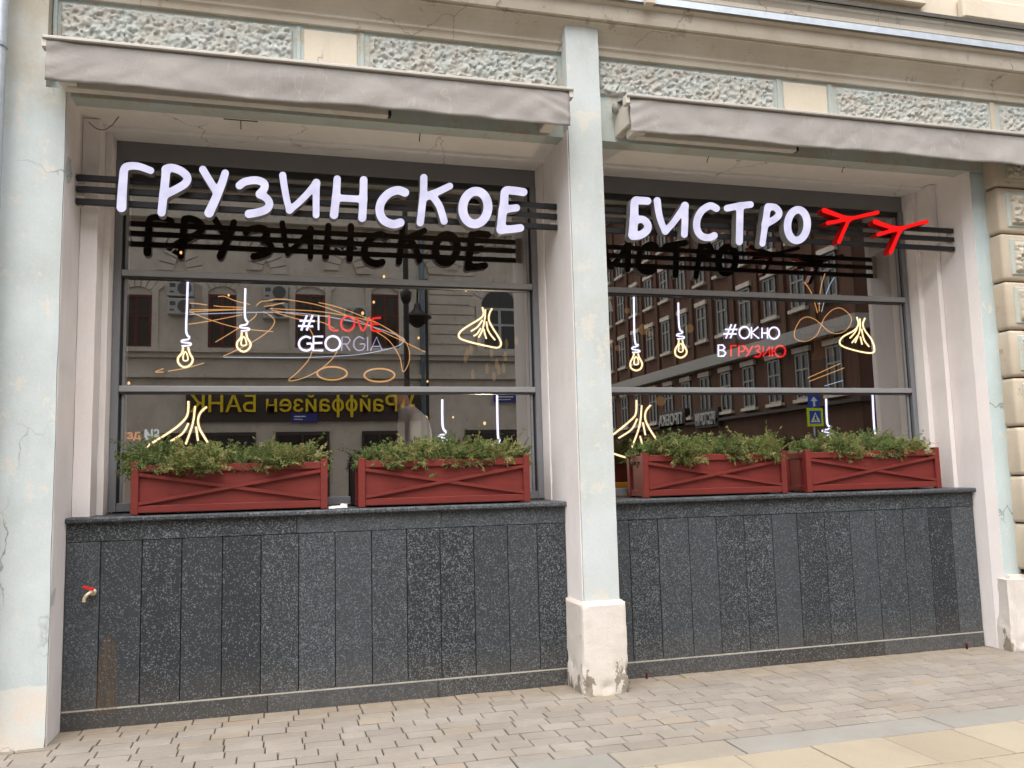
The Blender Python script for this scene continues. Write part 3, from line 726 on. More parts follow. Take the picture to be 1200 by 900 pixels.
# interior shell behind the glass
g = MB(); g.box(-2.2, 7.4, 6.70, 12.0, .35, .45); struct(g.build('interior_floor', 'interior_floor'))
g = MB(); g.box(-2.2, 7.4, 6.72, 12.0, 4.25, 4.35); struct(g.build('interior_ceiling', 'interior_dark'))
g = MB(); g.box(-2.2, 7.4, 11.9, 12.0, .45, 4.25); struct(g.build('interior_wall', 'interior_dark'))
g = MB(); g.box(-2.3, -2.2, 6.76, 12.0, .45, 4.25); struct(g.build('interior_wall', 'interior_dark'))
g = MB(); g.box(7.4, 7.5, 6.76, 12.0, .45, 4.25); struct(g.build('interior_wall', 'interior_dark'))

# ================================================================== THE OTHER SIDE OF THE STREET (seen mirrored in the glass)
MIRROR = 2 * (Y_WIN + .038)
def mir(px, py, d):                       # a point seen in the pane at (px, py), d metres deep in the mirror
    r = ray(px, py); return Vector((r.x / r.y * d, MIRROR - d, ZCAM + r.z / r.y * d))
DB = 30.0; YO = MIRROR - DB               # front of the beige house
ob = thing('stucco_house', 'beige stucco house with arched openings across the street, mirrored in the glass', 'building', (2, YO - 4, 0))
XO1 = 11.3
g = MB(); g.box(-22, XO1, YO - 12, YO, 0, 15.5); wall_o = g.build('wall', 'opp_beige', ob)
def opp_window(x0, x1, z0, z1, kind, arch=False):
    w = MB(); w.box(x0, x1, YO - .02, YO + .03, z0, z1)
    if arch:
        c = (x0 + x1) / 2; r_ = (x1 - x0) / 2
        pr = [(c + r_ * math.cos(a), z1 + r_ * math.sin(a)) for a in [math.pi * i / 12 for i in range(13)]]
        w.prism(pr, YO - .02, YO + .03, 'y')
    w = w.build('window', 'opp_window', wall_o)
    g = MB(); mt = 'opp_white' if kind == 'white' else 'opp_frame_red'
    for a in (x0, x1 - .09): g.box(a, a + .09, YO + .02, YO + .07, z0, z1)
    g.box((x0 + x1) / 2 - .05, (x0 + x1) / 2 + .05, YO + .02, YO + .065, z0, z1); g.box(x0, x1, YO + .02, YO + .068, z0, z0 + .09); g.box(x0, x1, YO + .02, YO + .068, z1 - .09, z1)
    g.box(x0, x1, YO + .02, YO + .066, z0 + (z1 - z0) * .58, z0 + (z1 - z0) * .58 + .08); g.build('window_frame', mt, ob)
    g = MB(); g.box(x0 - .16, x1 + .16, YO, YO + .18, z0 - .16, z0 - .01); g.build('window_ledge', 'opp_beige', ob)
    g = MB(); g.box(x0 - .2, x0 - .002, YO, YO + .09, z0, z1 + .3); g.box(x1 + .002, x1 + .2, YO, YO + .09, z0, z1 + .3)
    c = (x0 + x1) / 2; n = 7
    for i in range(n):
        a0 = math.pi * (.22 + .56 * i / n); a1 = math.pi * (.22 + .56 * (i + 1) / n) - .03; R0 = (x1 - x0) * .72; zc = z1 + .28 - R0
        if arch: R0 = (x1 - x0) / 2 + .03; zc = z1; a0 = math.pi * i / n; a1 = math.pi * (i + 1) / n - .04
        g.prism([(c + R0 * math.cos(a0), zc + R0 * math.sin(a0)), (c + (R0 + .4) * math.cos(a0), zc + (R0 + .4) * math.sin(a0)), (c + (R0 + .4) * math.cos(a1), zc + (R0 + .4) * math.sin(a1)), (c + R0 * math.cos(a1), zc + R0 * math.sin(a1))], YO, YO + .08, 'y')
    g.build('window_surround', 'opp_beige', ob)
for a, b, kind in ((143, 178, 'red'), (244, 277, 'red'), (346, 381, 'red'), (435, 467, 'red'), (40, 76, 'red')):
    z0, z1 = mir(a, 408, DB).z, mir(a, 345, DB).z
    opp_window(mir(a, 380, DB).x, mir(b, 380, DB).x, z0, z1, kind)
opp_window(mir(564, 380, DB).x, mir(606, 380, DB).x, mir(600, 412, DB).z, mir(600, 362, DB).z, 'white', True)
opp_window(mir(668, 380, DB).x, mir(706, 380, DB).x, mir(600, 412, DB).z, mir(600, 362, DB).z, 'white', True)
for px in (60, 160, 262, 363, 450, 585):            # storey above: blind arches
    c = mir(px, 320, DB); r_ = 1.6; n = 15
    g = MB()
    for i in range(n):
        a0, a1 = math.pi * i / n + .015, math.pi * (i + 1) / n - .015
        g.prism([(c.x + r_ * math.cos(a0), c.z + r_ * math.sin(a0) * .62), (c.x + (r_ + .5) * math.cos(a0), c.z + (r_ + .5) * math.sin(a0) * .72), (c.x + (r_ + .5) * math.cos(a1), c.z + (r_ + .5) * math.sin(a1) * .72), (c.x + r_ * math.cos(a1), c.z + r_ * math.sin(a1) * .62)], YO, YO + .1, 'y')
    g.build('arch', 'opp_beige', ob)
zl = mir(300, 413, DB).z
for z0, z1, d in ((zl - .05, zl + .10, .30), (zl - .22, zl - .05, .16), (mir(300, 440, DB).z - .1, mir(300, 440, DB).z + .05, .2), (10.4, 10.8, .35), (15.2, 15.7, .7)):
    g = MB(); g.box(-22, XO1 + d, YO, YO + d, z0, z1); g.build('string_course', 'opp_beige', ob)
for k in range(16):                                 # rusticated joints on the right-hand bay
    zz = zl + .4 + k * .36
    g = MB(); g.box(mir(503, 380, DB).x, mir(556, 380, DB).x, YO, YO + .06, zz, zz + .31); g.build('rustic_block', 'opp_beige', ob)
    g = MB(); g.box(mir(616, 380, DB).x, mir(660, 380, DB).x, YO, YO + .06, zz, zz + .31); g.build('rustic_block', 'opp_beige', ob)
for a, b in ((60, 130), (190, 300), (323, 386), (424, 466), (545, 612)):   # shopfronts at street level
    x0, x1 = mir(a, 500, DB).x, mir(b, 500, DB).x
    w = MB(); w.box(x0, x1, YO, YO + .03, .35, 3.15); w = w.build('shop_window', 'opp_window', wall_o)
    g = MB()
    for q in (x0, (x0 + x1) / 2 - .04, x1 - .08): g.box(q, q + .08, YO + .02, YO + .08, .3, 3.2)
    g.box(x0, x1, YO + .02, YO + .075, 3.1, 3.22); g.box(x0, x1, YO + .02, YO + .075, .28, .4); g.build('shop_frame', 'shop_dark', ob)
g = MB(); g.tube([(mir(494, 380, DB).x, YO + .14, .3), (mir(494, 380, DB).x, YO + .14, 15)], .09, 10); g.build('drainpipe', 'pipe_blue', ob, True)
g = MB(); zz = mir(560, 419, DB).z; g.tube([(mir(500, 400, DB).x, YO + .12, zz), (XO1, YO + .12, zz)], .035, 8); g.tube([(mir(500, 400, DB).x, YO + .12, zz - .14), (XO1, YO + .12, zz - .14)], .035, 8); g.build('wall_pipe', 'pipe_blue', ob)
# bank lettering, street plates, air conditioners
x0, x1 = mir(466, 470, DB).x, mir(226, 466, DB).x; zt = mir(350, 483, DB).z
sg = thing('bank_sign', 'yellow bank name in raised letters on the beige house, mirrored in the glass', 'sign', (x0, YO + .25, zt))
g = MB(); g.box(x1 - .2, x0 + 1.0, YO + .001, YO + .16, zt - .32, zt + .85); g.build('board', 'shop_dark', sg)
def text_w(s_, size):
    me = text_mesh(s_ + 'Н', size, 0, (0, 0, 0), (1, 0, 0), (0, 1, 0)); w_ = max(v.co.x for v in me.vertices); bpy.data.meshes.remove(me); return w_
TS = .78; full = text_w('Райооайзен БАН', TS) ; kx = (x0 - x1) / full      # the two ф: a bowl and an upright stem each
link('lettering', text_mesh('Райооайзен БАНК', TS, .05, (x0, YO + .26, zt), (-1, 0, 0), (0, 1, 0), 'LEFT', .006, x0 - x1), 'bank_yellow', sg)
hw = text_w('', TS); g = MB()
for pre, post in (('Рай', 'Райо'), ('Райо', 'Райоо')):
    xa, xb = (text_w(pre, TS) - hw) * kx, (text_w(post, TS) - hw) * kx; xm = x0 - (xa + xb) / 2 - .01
    g.box(xm - .045, xm + .045, YO + .215, YO + .312, zt - .2, zt + .62)
g.build('letter_stem', 'bank_yellow', sg)
lx = x0 + .32
g = MB()
for s in (-1, 1): g.bar((lx - .0, YO + .26, zt + .36 - .25 * s), (lx + s * .2, YO + .26, zt + .36 + .25 * s), .09, .08, (0, 1, 0))
g.bar((lx - .24, YO + .265, zt + .2), (lx + .24, YO + .265, zt + .2), .09, .08, (0, 1, 0)); g.build('emblem', 'bank_yellow', sg)
for pxa, pxb, py, txt in ((341, 372, 490, 1), (577, 612, 505 - 38, 2)):
    a, b = mir(pxa, py, DB), mir(pxb, py, DB); zc = a.z
    st = thing('street_plate', 'dark blue street name plate ' + ('beneath the yellow bank lettering' if txt == 1 else 'under the arched window of the beige house'), 'street plate', (a.x, YO + .2, zc), 'blue plates on the beige house')
    g = MB(); g.box(a.x, b.x, YO + .165, YO + .20, zc - .16, zc + .17, .01); g.build('plate', 'plate_blue', st)
    g = MB(); g.box(a.x + .1, b.x - .4, YO + .2, YO + .205, zc + .02, zc + .06); g.box(a.x + .1, b.x - .5, YO + .2, YO + .205, zc - .07, zc - .045); g.build('lettering_lines', 'sign_white', st)
for i, (px, py) in enumerate(((213, 340), (213, 361), (323, 345), (323, 366), (416, 370))):
    c = mir(px, py, DB)
    ac = thing('air_conditioner', 'white outdoor air conditioner unit on the beige house wall, mirrored in the glass', 'air conditioner', (c.x, YO, c.z), 'air conditioners on the beige house')
    g = MB(); g.box(c.x - .42, c.x + .42, YO + .02, YO + .34, c.z - .27, c.z + .27, .02); g.build('casing', 'opp_white', ac)
    g = MB(); g.tube([(c.x + .12, YO + .34, c.z), (c.x + .12, YO + .355, c.z)], .22, 20); g.build('fan_grille', 'ac_grille', ac)
    g = MB(); g.box(c.x - .34, c.x - .16, YO + .338, YO + .346, c.z + .02, c.z + .16); g.box(c.x - .34, c.x - .2, YO + .338, YO + .346, c.z - .16, c.z - .1); g.build('vent', 'ac_grille', ac)
# brown brick house along the side street
XB = 24.0; YC = MIRROR - 31.2
bb = thing('brick_house', 'brown brick house with tall white framed windows, mirrored in the glass', 'building', (XB + 5, YC - 6, 0))
g = MB(); g.box(XB, 60, YC - 45, YC, 0, 21); wall_b = g.build('wall', 'brown_brick', bb)
for y in [YC - 1.6 - 2.42 * i for i in range(17)]:
    for r_, (z0, z1) in enumerate(((4.85, 7.0), (9.2, 11.2), (12.6, 14.5), (15.9, 17.8))):
        w = MB(); w.box(XB - .03, XB + .02, y - .55, y + .55, z0, z1); w = w.build('window', 'opp_window', wall_b)
        g = MB()
        for a in (-.55, -.04, .47): g.box(XB - .09, XB - .02, y + a, y + a + .08, z0, z1)
        for a in (z0, z0 + (z1 - z0) * .62, z1 - .09): g.box(XB - .088, XB - .02, y - .55, y + .55, a, a + .09)
        g.build('window_frame', 'opp_pale', bb)
        g = MB(); g.box(XB - .22, XB, y - .72, y + .72, z0 - .18, z0 - .02); g.box(XB - .16, XB, y - .68, y + .68, z1 + .05, z1 + .3); g.build('window_trim', 'opp_beige', bb)
    g = MB(); g.box(XB - .14, XB, y - 1.21 - .18, y - 1.21 + .18, 8.2, 20); g.build('pilaster', 'brown_brick', bb)
for z0, z1, d in ((7.45, 7.75, .55), (7.75, 8.15, .25), (4.35, 4.5, .3), (20.4, 21.1, .8)):
    g = MB(); g.box(XB - d, 60, YC - 45, YC + d, z0, z1); g.build('string_course', 'opp_pale' if z0 > 5 else 'shop_dark', bb)
for x in [XB + 1.6 + 2.6 * i for i in range(9)]:
    for z0, z1 in ((4.85, 7.0), (9.2, 11.2), (12.6, 14.5)):
        w = MB(); w.box(x - .55, x + .55, YC - .02, YC + .03, z0, z1); w = w.build('window', 'opp_window', wall_b)
        g = MB()
        for a in (-.55, -.04, .47): g.box(x + a, x + a + .08, YC + .02, YC + .09, z0, z1)
        for a in (z0, z0 + (z1 - z0) * .62, z1 - .09): g.box(x - .55, x + .55, YC + .02, YC + .088, a, a + .09)
        g.build('window_frame', 'opp_pale', bb)
    g = MB(); g.box(x - 1.0, x + 1.0, YC, YC + .04, .4, 3.1); g.build('shop_window', 'opp_window', wall_b)
for i in range(14):
    y = YC - 2.0 - 2.9 * i
    g = MB(); g.box(XB - .04, XB, y - 1.1, y + 1.1, .4, 3.0); g.build('shop_window', 'opp_window', wall_b)
for i, (pxl, s_, w_) in enumerate((('779', 'ПРОБКА', 1), ('823', 'РЕСТОРАН', 1))):
    a = {0: (779, 806), 1: (822, 845)}[i]
    d0, d1 = XB / tx(a[0], 495), XB / tx(a[1], 492)
    y_left, y_right = MIRROR - d1, MIRROR - d0           # the word starts at the nearer end
    zb_ = ZCAM + (ray(a[1], 496).z / ray(a[1], 496).y) * d1
    sw = thing('shop_sign', 'pale ' + ('short' if i == 0 else 'longer') + ' shop name lettering on the brown brick house, mirrored in the glass', 'sign', (XB - .3, y_left, zb_))
    link('lettering', text_mesh(s_, .95, .04, (XB - .36, y_left, zb_), (0, -1, 0), (-1, 0, 0), 'LEFT', .01, y_left - y_right), 'opp_white', sw)
    g = MB(); g.box(XB - .30, XB - .001, y_right - .2, y_left + .2, zb_ - .15, zb_ + .9); g.build('board', 'shop_dark', sw)
# dark house closing the view behind the lamp posts, at the far right of the street
# street lamps and road sign on the far pavement
def lamp(px, d, r_, lantern):
    b = mir(px, 455, d); x, y = b.x, b.y
    l_ = thing('street_lamp', 'black cast iron lamp post ' + ('with hanging lantern' if lantern else 'with thick plain shaft') + ' before the beige house', 'street lamp', (x, y, 0))
    top = 9.5 if not lantern else mir(px, 330, d).z
    g = MB(); g.lathe((x, y, 0), [(r_ * 2.6, 0), (r_ * 2.6, .5), (r_ * 1.6, .7), (r_ * 1.5, 1.6), (r_, 1.8), (r_, top), (r_ * .6, top + .1)], 14); g.build('post', 'black_metal', l_, True)
    if lantern:
        zc = mir(px, 372, d).z
        g = MB(); g.tube([(x, y, top - .1), (x - .12, y, top + .06), (x - .28, y, top - .05), (x - .3, y, zc + .5)], .03, 8); g.build('arm', 'black_metal', l_, True)
        g = MB(); g.lathe((x - .3, y, zc), [(.02, .5), (.10, .42), (.14, .25), (.26, .14), (.48, .0), (.46, -.04), (.3, -.06), (.28, -.18), (.14, -.32), (.02, -.36)], 20); g.build('lantern', 'black_metal', l_, True)
    else:
        zc = mir(px, 356, d).z
        g = MB(); g.lathe((x, y, zc), [(r_ * 1.05, 0), (r_ * 1.9, .12), (r_ * 2.1, .3), (r_ * 1.2, .34), (r_ * 1.05, .5)], 14); g.build('collar', 'black_metal', l_, True)
lamp(477, 21.0, .07, False); lamp(501, 27.5, .05, True)
c = mir(955, 489, 30.0)
rs = thing('road_sign', 'lime bordered pedestrian crossing sign under a blue arrow sign, mirrored in the glass', 'road sign', (c.x, c.y, 0))
g = MB(); g.tube([(c.x, c.y - .08, 0), (c.x, c.y - .08, 4.3)], .035, 10); g.build('post', 'zinc', rs, True)
h = .37
g = MB(); g.box(c.x - h, c.x + h, c.y, c.y + .03, c.z - h, c.z + h, .01); g.build('crossing_board', 'sign_lime', rs)
g = MB(); g.box(c.x - .26, c.x + .26, c.y + .031, c.y + .036, c.z - .26, c.z + .26); g.build('blue_field', 'sign_blue', rs)
g = MB(); g.prism([(c.x - .22, c.z - .2), (c.x + .22, c.z - .2), (c.x, c.z + .2)], c.y + .0365, c.y + .04, 'y'); g.build('white_triangle', 'sign_white', rs)
g = MB(); yy = c.y + .043
for a, b, w_ in (((0, .02), (.0, -.06), .06), ((0, -.05), (.06, -.16), .035), ((0, -.05), (-.06, -.15), .035), ((0, .02), (.06, -.05), .025), ((0, .02), (-.06, -.04), .025)):
    g.bar((c.x + a[0], yy, c.z + a[1]), (c.x + b[0], yy, c.z + b[1]), w_, .003, (0, 1, 0))
g.sphere((c.x, yy, c.z + .065), .03, 10, 6, (1, .15, 1)); g.build('walking_figure', 'black_metal', rs)
c2 = c + Vector((-.02, 0, .68))
g = MB(); g.box(c2.x - .27, c2.x + .27, c.y, c.y + .03, c2.z - .29, c2.z + .29, .01); g.build('arrow_board', 'sign_blue', rs)
g = MB(); g.box(c2.x - .045, c2.x + .045, c.y + .031, c.y + .036, c2.z - .24, c2.z + .0); g.prism([(c2.x - .15, c2.z - .02), (c2.x + .15, c2.z - .02), (c2.x, c2.z + .16)], c.y + .0365, c.y + .04, 'y'); g.build('white_arrow', 'sign_white', rs)

# ================================================================== AWNINGS
def awning(x0, x1, label, seed, armx):
    yb = 5.50; zt = ZCAM + .4945 * yb; zv = ZCAM + .4475 * yb
    a = thing('awning', label, 'awning', ((x0 + x1) / 2, yb, zt), 'retracted awnings over the shop windows')
    g = MB(); g.box(x0, x1, yb - .034, yb + .035, zt - .002, zt + .022, .006); g.build('front_bar', 'awning_bar', a)
    for q in (x0 - .002, x1 - .03):
        g = MB(); g.box(q, q + .032, yb - .02, yb + .05, zt - .05, zt + .02, .004); g.build('end_cap', 'awning_metal', a)
    # valance: hanging cloth with creases
    nx, nz = int((x1 - x0) / .022), 12; vs, fs = [], []
    for k in range(nz + 1):
        s = k / nz
        for i in range(nx + 1):
            x = x0 + .025 + (x1 - x0 - .055) * i / nx
            p = Vector((x * 1.0 + seed, s * .6, seed))
            w = noise.noise(p * 2.0) * .02 * s + abs(noise.noise(Vector((x * 3.2 + seed, s * 1.4 + x, 2)))) * .036 * (s * (1.3 - s)) - noise.noise(Vector((x * 9, s * 3, seed))) * .006 * s
            corner = max(0, 1 - (x - x0) / .35) * noise.noise(Vector((x * 9 + s * 5, seed, 0))) * .02 + max(0, 1 - (x1 - x) / .35) * noise.noise(Vector((x * 9 - s * 5, seed, 4))) * .02
            hem = (zt - zv) * (1 + .05 * noise.noise(Vector((x * .9, seed, 9))) + .03 * noise.noise(Vector((x * 4, seed, 5))))
            vs.append((x, yb - .012 - w - corner - .01 * s, zt - .004 - hem * s))
    for k in range(nz):
        for i in range(nx):
            b = k * (nx + 1) + i; fs.append((b, b + nx + 1, b + nx + 2, b + 1))
    me = bpy.data.meshes.new('valance'); me.from_pydata(vs, [], fs); me.update()
    v = link('valance', me, 'awning_fabric', a, True)
    md = v.modifiers.new('cloth', 'SOLIDIFY'); md.thickness = .003
    # cloth roof running back to the roller
    g = MB(); g.prism([(yb, zt + .012), (5.78, zt + .085), (5.78, zt + .081), (yb, zt + .008)], x0 + .03, x1 - .03); g.build('cloth', 'awning_fabric', a)
    g = MB(); g.tube([(x0 + .02, 5.765, zt + .04), (x1 - .02, 5.765, zt + .04)], .045, 14); g.build('roller', 'awning_fabric', a, True)
    # folded arm, end brackets
    za = ZCAM + .4385 * 5.63
    g = MB(); g.box(x0 + .12, armx, 5.60, 5.66, za, za + .055, .008); g.build('arm', 'awning_metal', a)
    g = MB(); g.box(armx - .03, armx + .02, 5.605, 5.655, za + .005, za + .045, .004); g.build('arm_tip', 'black_metal', a)
    for s, q in ((1, x0 + .08), (-1, x1 - .1)):
        g = MB(); g.box(q - .035, q + .035, 5.57, 5.83, zt - .17, zt + .02, .006); g.box(q - .05 + .05 * s, q + .05 + .05 * s, 5.55, 5.7, zt - .235, zt - .165, .008); g.build('bracket', 'awning_metal', a)
        g = MB(); g.tube([(q, 5.566, zt - .19), (q, 5.548, zt - .19)], .012, 8); g.build('bolt', 'ac_grille', a)
awning(-1.405, X(671, 113, 5.5), 'taupe fabric awning with hanging valance over the #I LOVE GEORGIA window', 1.7, X(455, 140, 5.63))
awning(X(733, 119, 5.5), 6.6, 'taupe fabric awning with hanging valance over the #ОКНО В ГРУЗИЮ window', 8.2, X(932, 180, 5.63))
p0 = X(716, 135, 5.62)
# loose wire under the first awning
lw = thing('loose_wire', 'thin loose wire drooping at the upper corner under the left awning', 'wire', at(104, 145, 6.0))
g = MB(); g.tube(catmull([at(px, py, yy) for px, py, yy in ((104, 143, 6.0), (112, 150, 6.02), (122, 152, 6.05), (132, 146, 6.1), (142, 136, 6.15), (165, 136, 6.2), (185, 137, 6.25))]), .0035, 5); g.build('strand', 'wire', lw)

# ================================================================== LIT LETTER SIGNS
def outline(strokes, res=2.0, k=4.0):
    segs = []
    for st in strokes:
        pts = st[0]; r = st[1]; closed = len(st) > 2 and st[2]
        sm = catmull(pts, 6, closed) if len(pts) > 2 else [Vector((*p, 0)) for p in pts]
        if closed: sm.append(sm[0])
        rr = 1.06 * (np.linspace(r[0], r[1], len(sm)) if hasattr(r, '__len__') else np.full(len(sm), r))
        segs.append((np.array([(p.x, p.y) for p in sm]), rr))
    al = np.vstack([s[0] for s in segs]); lo = al.min(0) - 45; hi = al.max(0) + 45
    gx = np.arange(lo[0], hi[0], res); gy = np.arange(lo[1], hi[1], res); GX, GY = np.meshgrid(gx, gy)
    tot = None
    for P_, rr in segs:
        d = np.full(GX.shape, 1e9)
        for i in range(len(P_) - 1):
            a, b = P_[i], P_[i + 1]; ab = b - a; L = max(1e-9, ab @ ab)
            s = np.clip(((GX - a[0]) * ab[0] + (GY - a[1]) * ab[1]) / L, 0, 1)
            d = np.minimum(d, np.hypot(GX - a[0] - s * ab[0], GY - a[1] - s * ab[1]) - (rr[i] + (rr[i + 1] - rr[i]) * s))
        e = np.exp(-np.clip(d, -200, 200) / k); tot = e if tot is None else tot + e
    F = -k * np.log(tot + 1e-30)
    # marching squares
    nxt = {}
    ny, nx = F.shape
    def ipt(j, i, j2, i2):
        a, b = F[j, i], F[j2, i2]; s = a / (a - b)
        return (gx[i] + (gx[i2] - gx[i]) * s, gy[j] + (gy[j2] - gy[j]) * s)
    cells = {}
    S = F < 0
    mixed = np.argwhere((S[:-1, :-1] != S[1:, 1:]) | (S[:-1, 1:] != S[1:, :-1]) | (S[:-1, :-1] != S[:-1, 1:]))
    seglist = []
    for j, i in mixed:
        cs = [(j, i), (j, i + 1), (j + 1, i + 1), (j + 1, i)]; ins = [S[c] for c in cs]; cr = []
        for q in range(4):
            if ins[q] != ins[(q + 1) % 4]:
                key = tuple(sorted((cs[q], cs[(q + 1) % 4]))); cr.append((key, ipt(*key[0], *key[1])))
        for q in range(0, len(cr) - 1, 2): seglist.append((cr[q], cr[q + 1]))
    adj = {}; pos = {}
    for (ka, pa), (kb, pb) in seglist:
        adj.setdefault(ka, []).append(kb); adj.setdefault(kb, []).append(ka); pos[ka] = pa; pos[kb] = pb
    loops = []; seen = set()
    for s0 in adj:
        if s0 in seen: continue
        lp = [s0]; seen.add(s0); cur = s0
        while True:
            nx_ = [q for q in adj[cur] if q not in seen]
            if not nx_: break
            cur = nx_[0]; seen.add(cur); lp.append(cur)
        if len(lp) > 8: loops.append([pos[q] for q in lp])
    return loops
def letter(parent, strokes, org, sc, yf, depth, face_mat, side_mat, name='letter'):
    cu = bpy.data.curves.new('l', 'CURVE'); cu.dimensions = '2D'; cu.fill_mode = 'BOTH'; cu.extrude = depth / 2
    for lp in outline(strokes):
        arr = np.array(lp); arr = (np.roll(arr, 1, 0) + 2 * arr + np.roll(arr, -1, 0)) / 4; arr = arr[::2]
        sp = cu.splines.new('POLY'); sp.points.add(len(arr) - 1); sp.use_cyclic_u = True
        for q, (zx, zy) in zip(sp.points, arr):
            w = at(org[0] + zx / sc, org[1] + zy / sc, yf); q.co = (w.x, w.z, 0, 1)
    me = eval_mesh(cu, Matrix(((1, 0, 0, 0), (0, 0, -1, yf + depth / 2), (0, 1, 0, 0), (0, 0, 0, 1))))
    front = {p.index for p in me.polygons if p.normal.y < -.9}
    bm = bmesh.new(); bm.from_mesh(me); bm.faces.ensure_lookup_table()
    bmesh.ops.delete(bm, geom=[f for f in bm.faces if f.index in front], context='FACES'); sm = bpy.data.meshes.new(name); bm.to_mesh(sm); bm.free()
    bm = bmesh.new(); bm.from_mesh(me); bm.faces.ensure_lookup_table()
    bmesh.ops.delete(bm, geom=[f for f in bm.faces if f.index not in front], context='FACES'); fm = bpy.data.meshes.new('lit_face'); bm.to_mesh(fm); bm.free()
    o = link(name, sm, side_mat, parent); sm.materials.append(M['black_metal'])
    for p in sm.polygons:
        if p.normal.y > .9: p.material_index = 1
    link('lit_face', fm, face_mat, o)
def ell(cx, cy, rx, ry, n=14, rot=0.):
    return [(cx + rx * math.cos(a) * math.cos(rot) - ry * math.sin(a) * math.sin(rot), cy + rx * math.cos(a) * math.sin(rot) + ry * math.sin(a) * math.cos(rot)) for a in [2 * math.pi * i / n for i in range(n)]]
O4, O5, O6, S4, S5 = (120, 170), (380, 170), (700, 200), 4.615, 4.2857
O7 = (940, 200)
def sign(x0, x1, label, letters, seedname):
    s = thing('letter_sign', label, 'sign', ((x0 + x1) / 2, Y_SIGN, ZCAM + .328 * Y_SIGN), 'lit letter signs across the shop windows')
    for tz in (.3395, .3265, .3125):
        zc = ZCAM + tz * Y_SIGN
        g = MB(); g.box(x0, x1, Y_SIGN - .015, Y_SIGN + .015, zc - .020, zc + .020, .002); g.build('rail', 'black_metal', s)
    for q, w in ((x0 - .002, .05), (x1 - .05, .048)):
        g = MB(); g.box(q, q + w, Y_SIGN + .016, Y_SIGN + .022, ZCAM + .308 * Y_SIGN, ZCAM + .345 * Y_SIGN); g.build('mount', 'awning_metal', s)
    for st, org, sc, fm, sm, nm in letters: letter(s, st, org, sc, Y_SIGN - .1, .075, fm, sm, nm)
LT = []
def L(st, org, sc, red=False): LT.append((st, org, sc, 'face_red' if red else 'face_lit', 'red_side' if red else 'letter_side', 'symbol' if red else 'letter'))
L([([(103, 336), (106, 270), (112, 190), (120, 128), (150, 113), (200, 116), (262, 138)], (25, 17))], O4, S4)
L([([(320, 364), (328, 290), (338, 205), (345, 135)], (21, 22)), ([(345, 130), (375, 123), (425, 140), (458, 172), (450, 205), (405, 235), (335, 270)], (21, 20))], O4, S4)
L([([(543, 132), (572, 180), (612, 245)], 19), ([(664, 152), (645, 210), (612, 290), (577, 366)], (19, 24))], O4, S4)
L([([(742, 218), (772, 198), (830, 190), (872, 205), (876, 232), (852, 265)], 20), ([(852, 265), (890, 290), (903, 320), (885, 348), (840, 364), (792, 372)], (19, 21))], O4, S4)
L([([(975, 163), (985, 230), (998, 300), (1012, 352)], (18, 16)), ([(1012, 352), (1060, 312), (1110, 262), (1157, 205)], (16, 18)), ([(1157, 203), (1156, 290), (1156, 378)], (18, 17))], O4, S4)
L([([(65, 170), (60, 250), (49, 350)], (17, 20)), ([(198, 175), (196, 270), (191, 366)], (18, 19)), ([(60, 265), (195, 272)], 16)], O5, S5)
L([([(405, 238), (370, 227), (325, 242), (287, 285), (279, 335), (300, 378), (345, 397), (382, 389)], 20)], O5, S5)
L([([(500, 163), (498, 240), (490, 320), (482, 390)], (17, 17)), ([(630, 206), (580, 230), (515, 258)], (16, 17)), ([(540, 250), (575, 300), (590, 340), (602, 382)], (17, 17))], O5, S5)
L([(ell(759, 314, 63, 82, 14, .1), 21, True)], O5, S5)
L([([(1000, 236), (950, 229), (910, 232), (903, 290), (893, 360), (888, 424)], (19, 20)), ([(888, 424), (940, 422), (985, 416)], (19, 18)), ([(900, 324), (965, 315)], (18, 17))], O5, S5)
L1 = LT; LT = []
L([([(272, 164), (230, 162), (203, 168), (199, 250), (192, 345)], (19, 22)), ([(194, 352), (232, 348), (268, 322), (272, 290), (245, 264), (200, 268)], (21, 18))], O6, S4)
L([([(324, 162), (333, 230), (350, 290), (368, 328)], (18, 15)), ([(368, 328), (412, 280), (474, 190)], (15, 17)), ([(474, 188), (474, 270), (471, 345)], (17, 17))], O6, S4)
L([([(644, 204), (610, 190), (565, 217), (540, 265), (540, 318), (565, 354), (605, 362), (632, 351)], 18)], O6, S4)
L([([(702, 203), (770, 190), (828, 183)], 17), ([(772, 195), (770, 290), (768, 384)], (18, 18))], O6, S4)
L([([(893, 395), (905, 310), (918, 220), (925, 198)], (15, 18)), ([(925, 196), (960, 198), (982, 222), (978, 245), (950, 268), (908, 290)], 17)], O6, S4)
L([(ell(1082, 294, 53, 83, 14, .08), 19, True)], O6, S4)
L([([(120, 214), (190, 240), (257, 260)], (13, 8)), ([(257, 260), (335, 242), (408, 226)], (8, 10)), ([(138, 283), (200, 272), (257, 260)], (10, 8)), ([(257, 260), (228, 320), (200, 385)], (8, 10))], O7, S4, True)
L([([(396, 276), (462, 300), (536, 313)], (13, 8)), ([(536, 313), (610, 290), (674, 276)], (8, 10)), ([(412, 345), (480, 326), (536, 313)], (10, 8)), ([(536, 313), (508, 375), (479, 442)], (8, 10))], O7, S4, True)
L2 = LT
sign(XL + .01, XP0 - .008, 'lit white hand-drawn letters ГРУЗИНСКОЕ on three black rails', L1, 'a')
sign(XP1 + .008, XR - .012, 'lit white letters БИСТРО with two red branching symbols on black rails', L2, 'b')

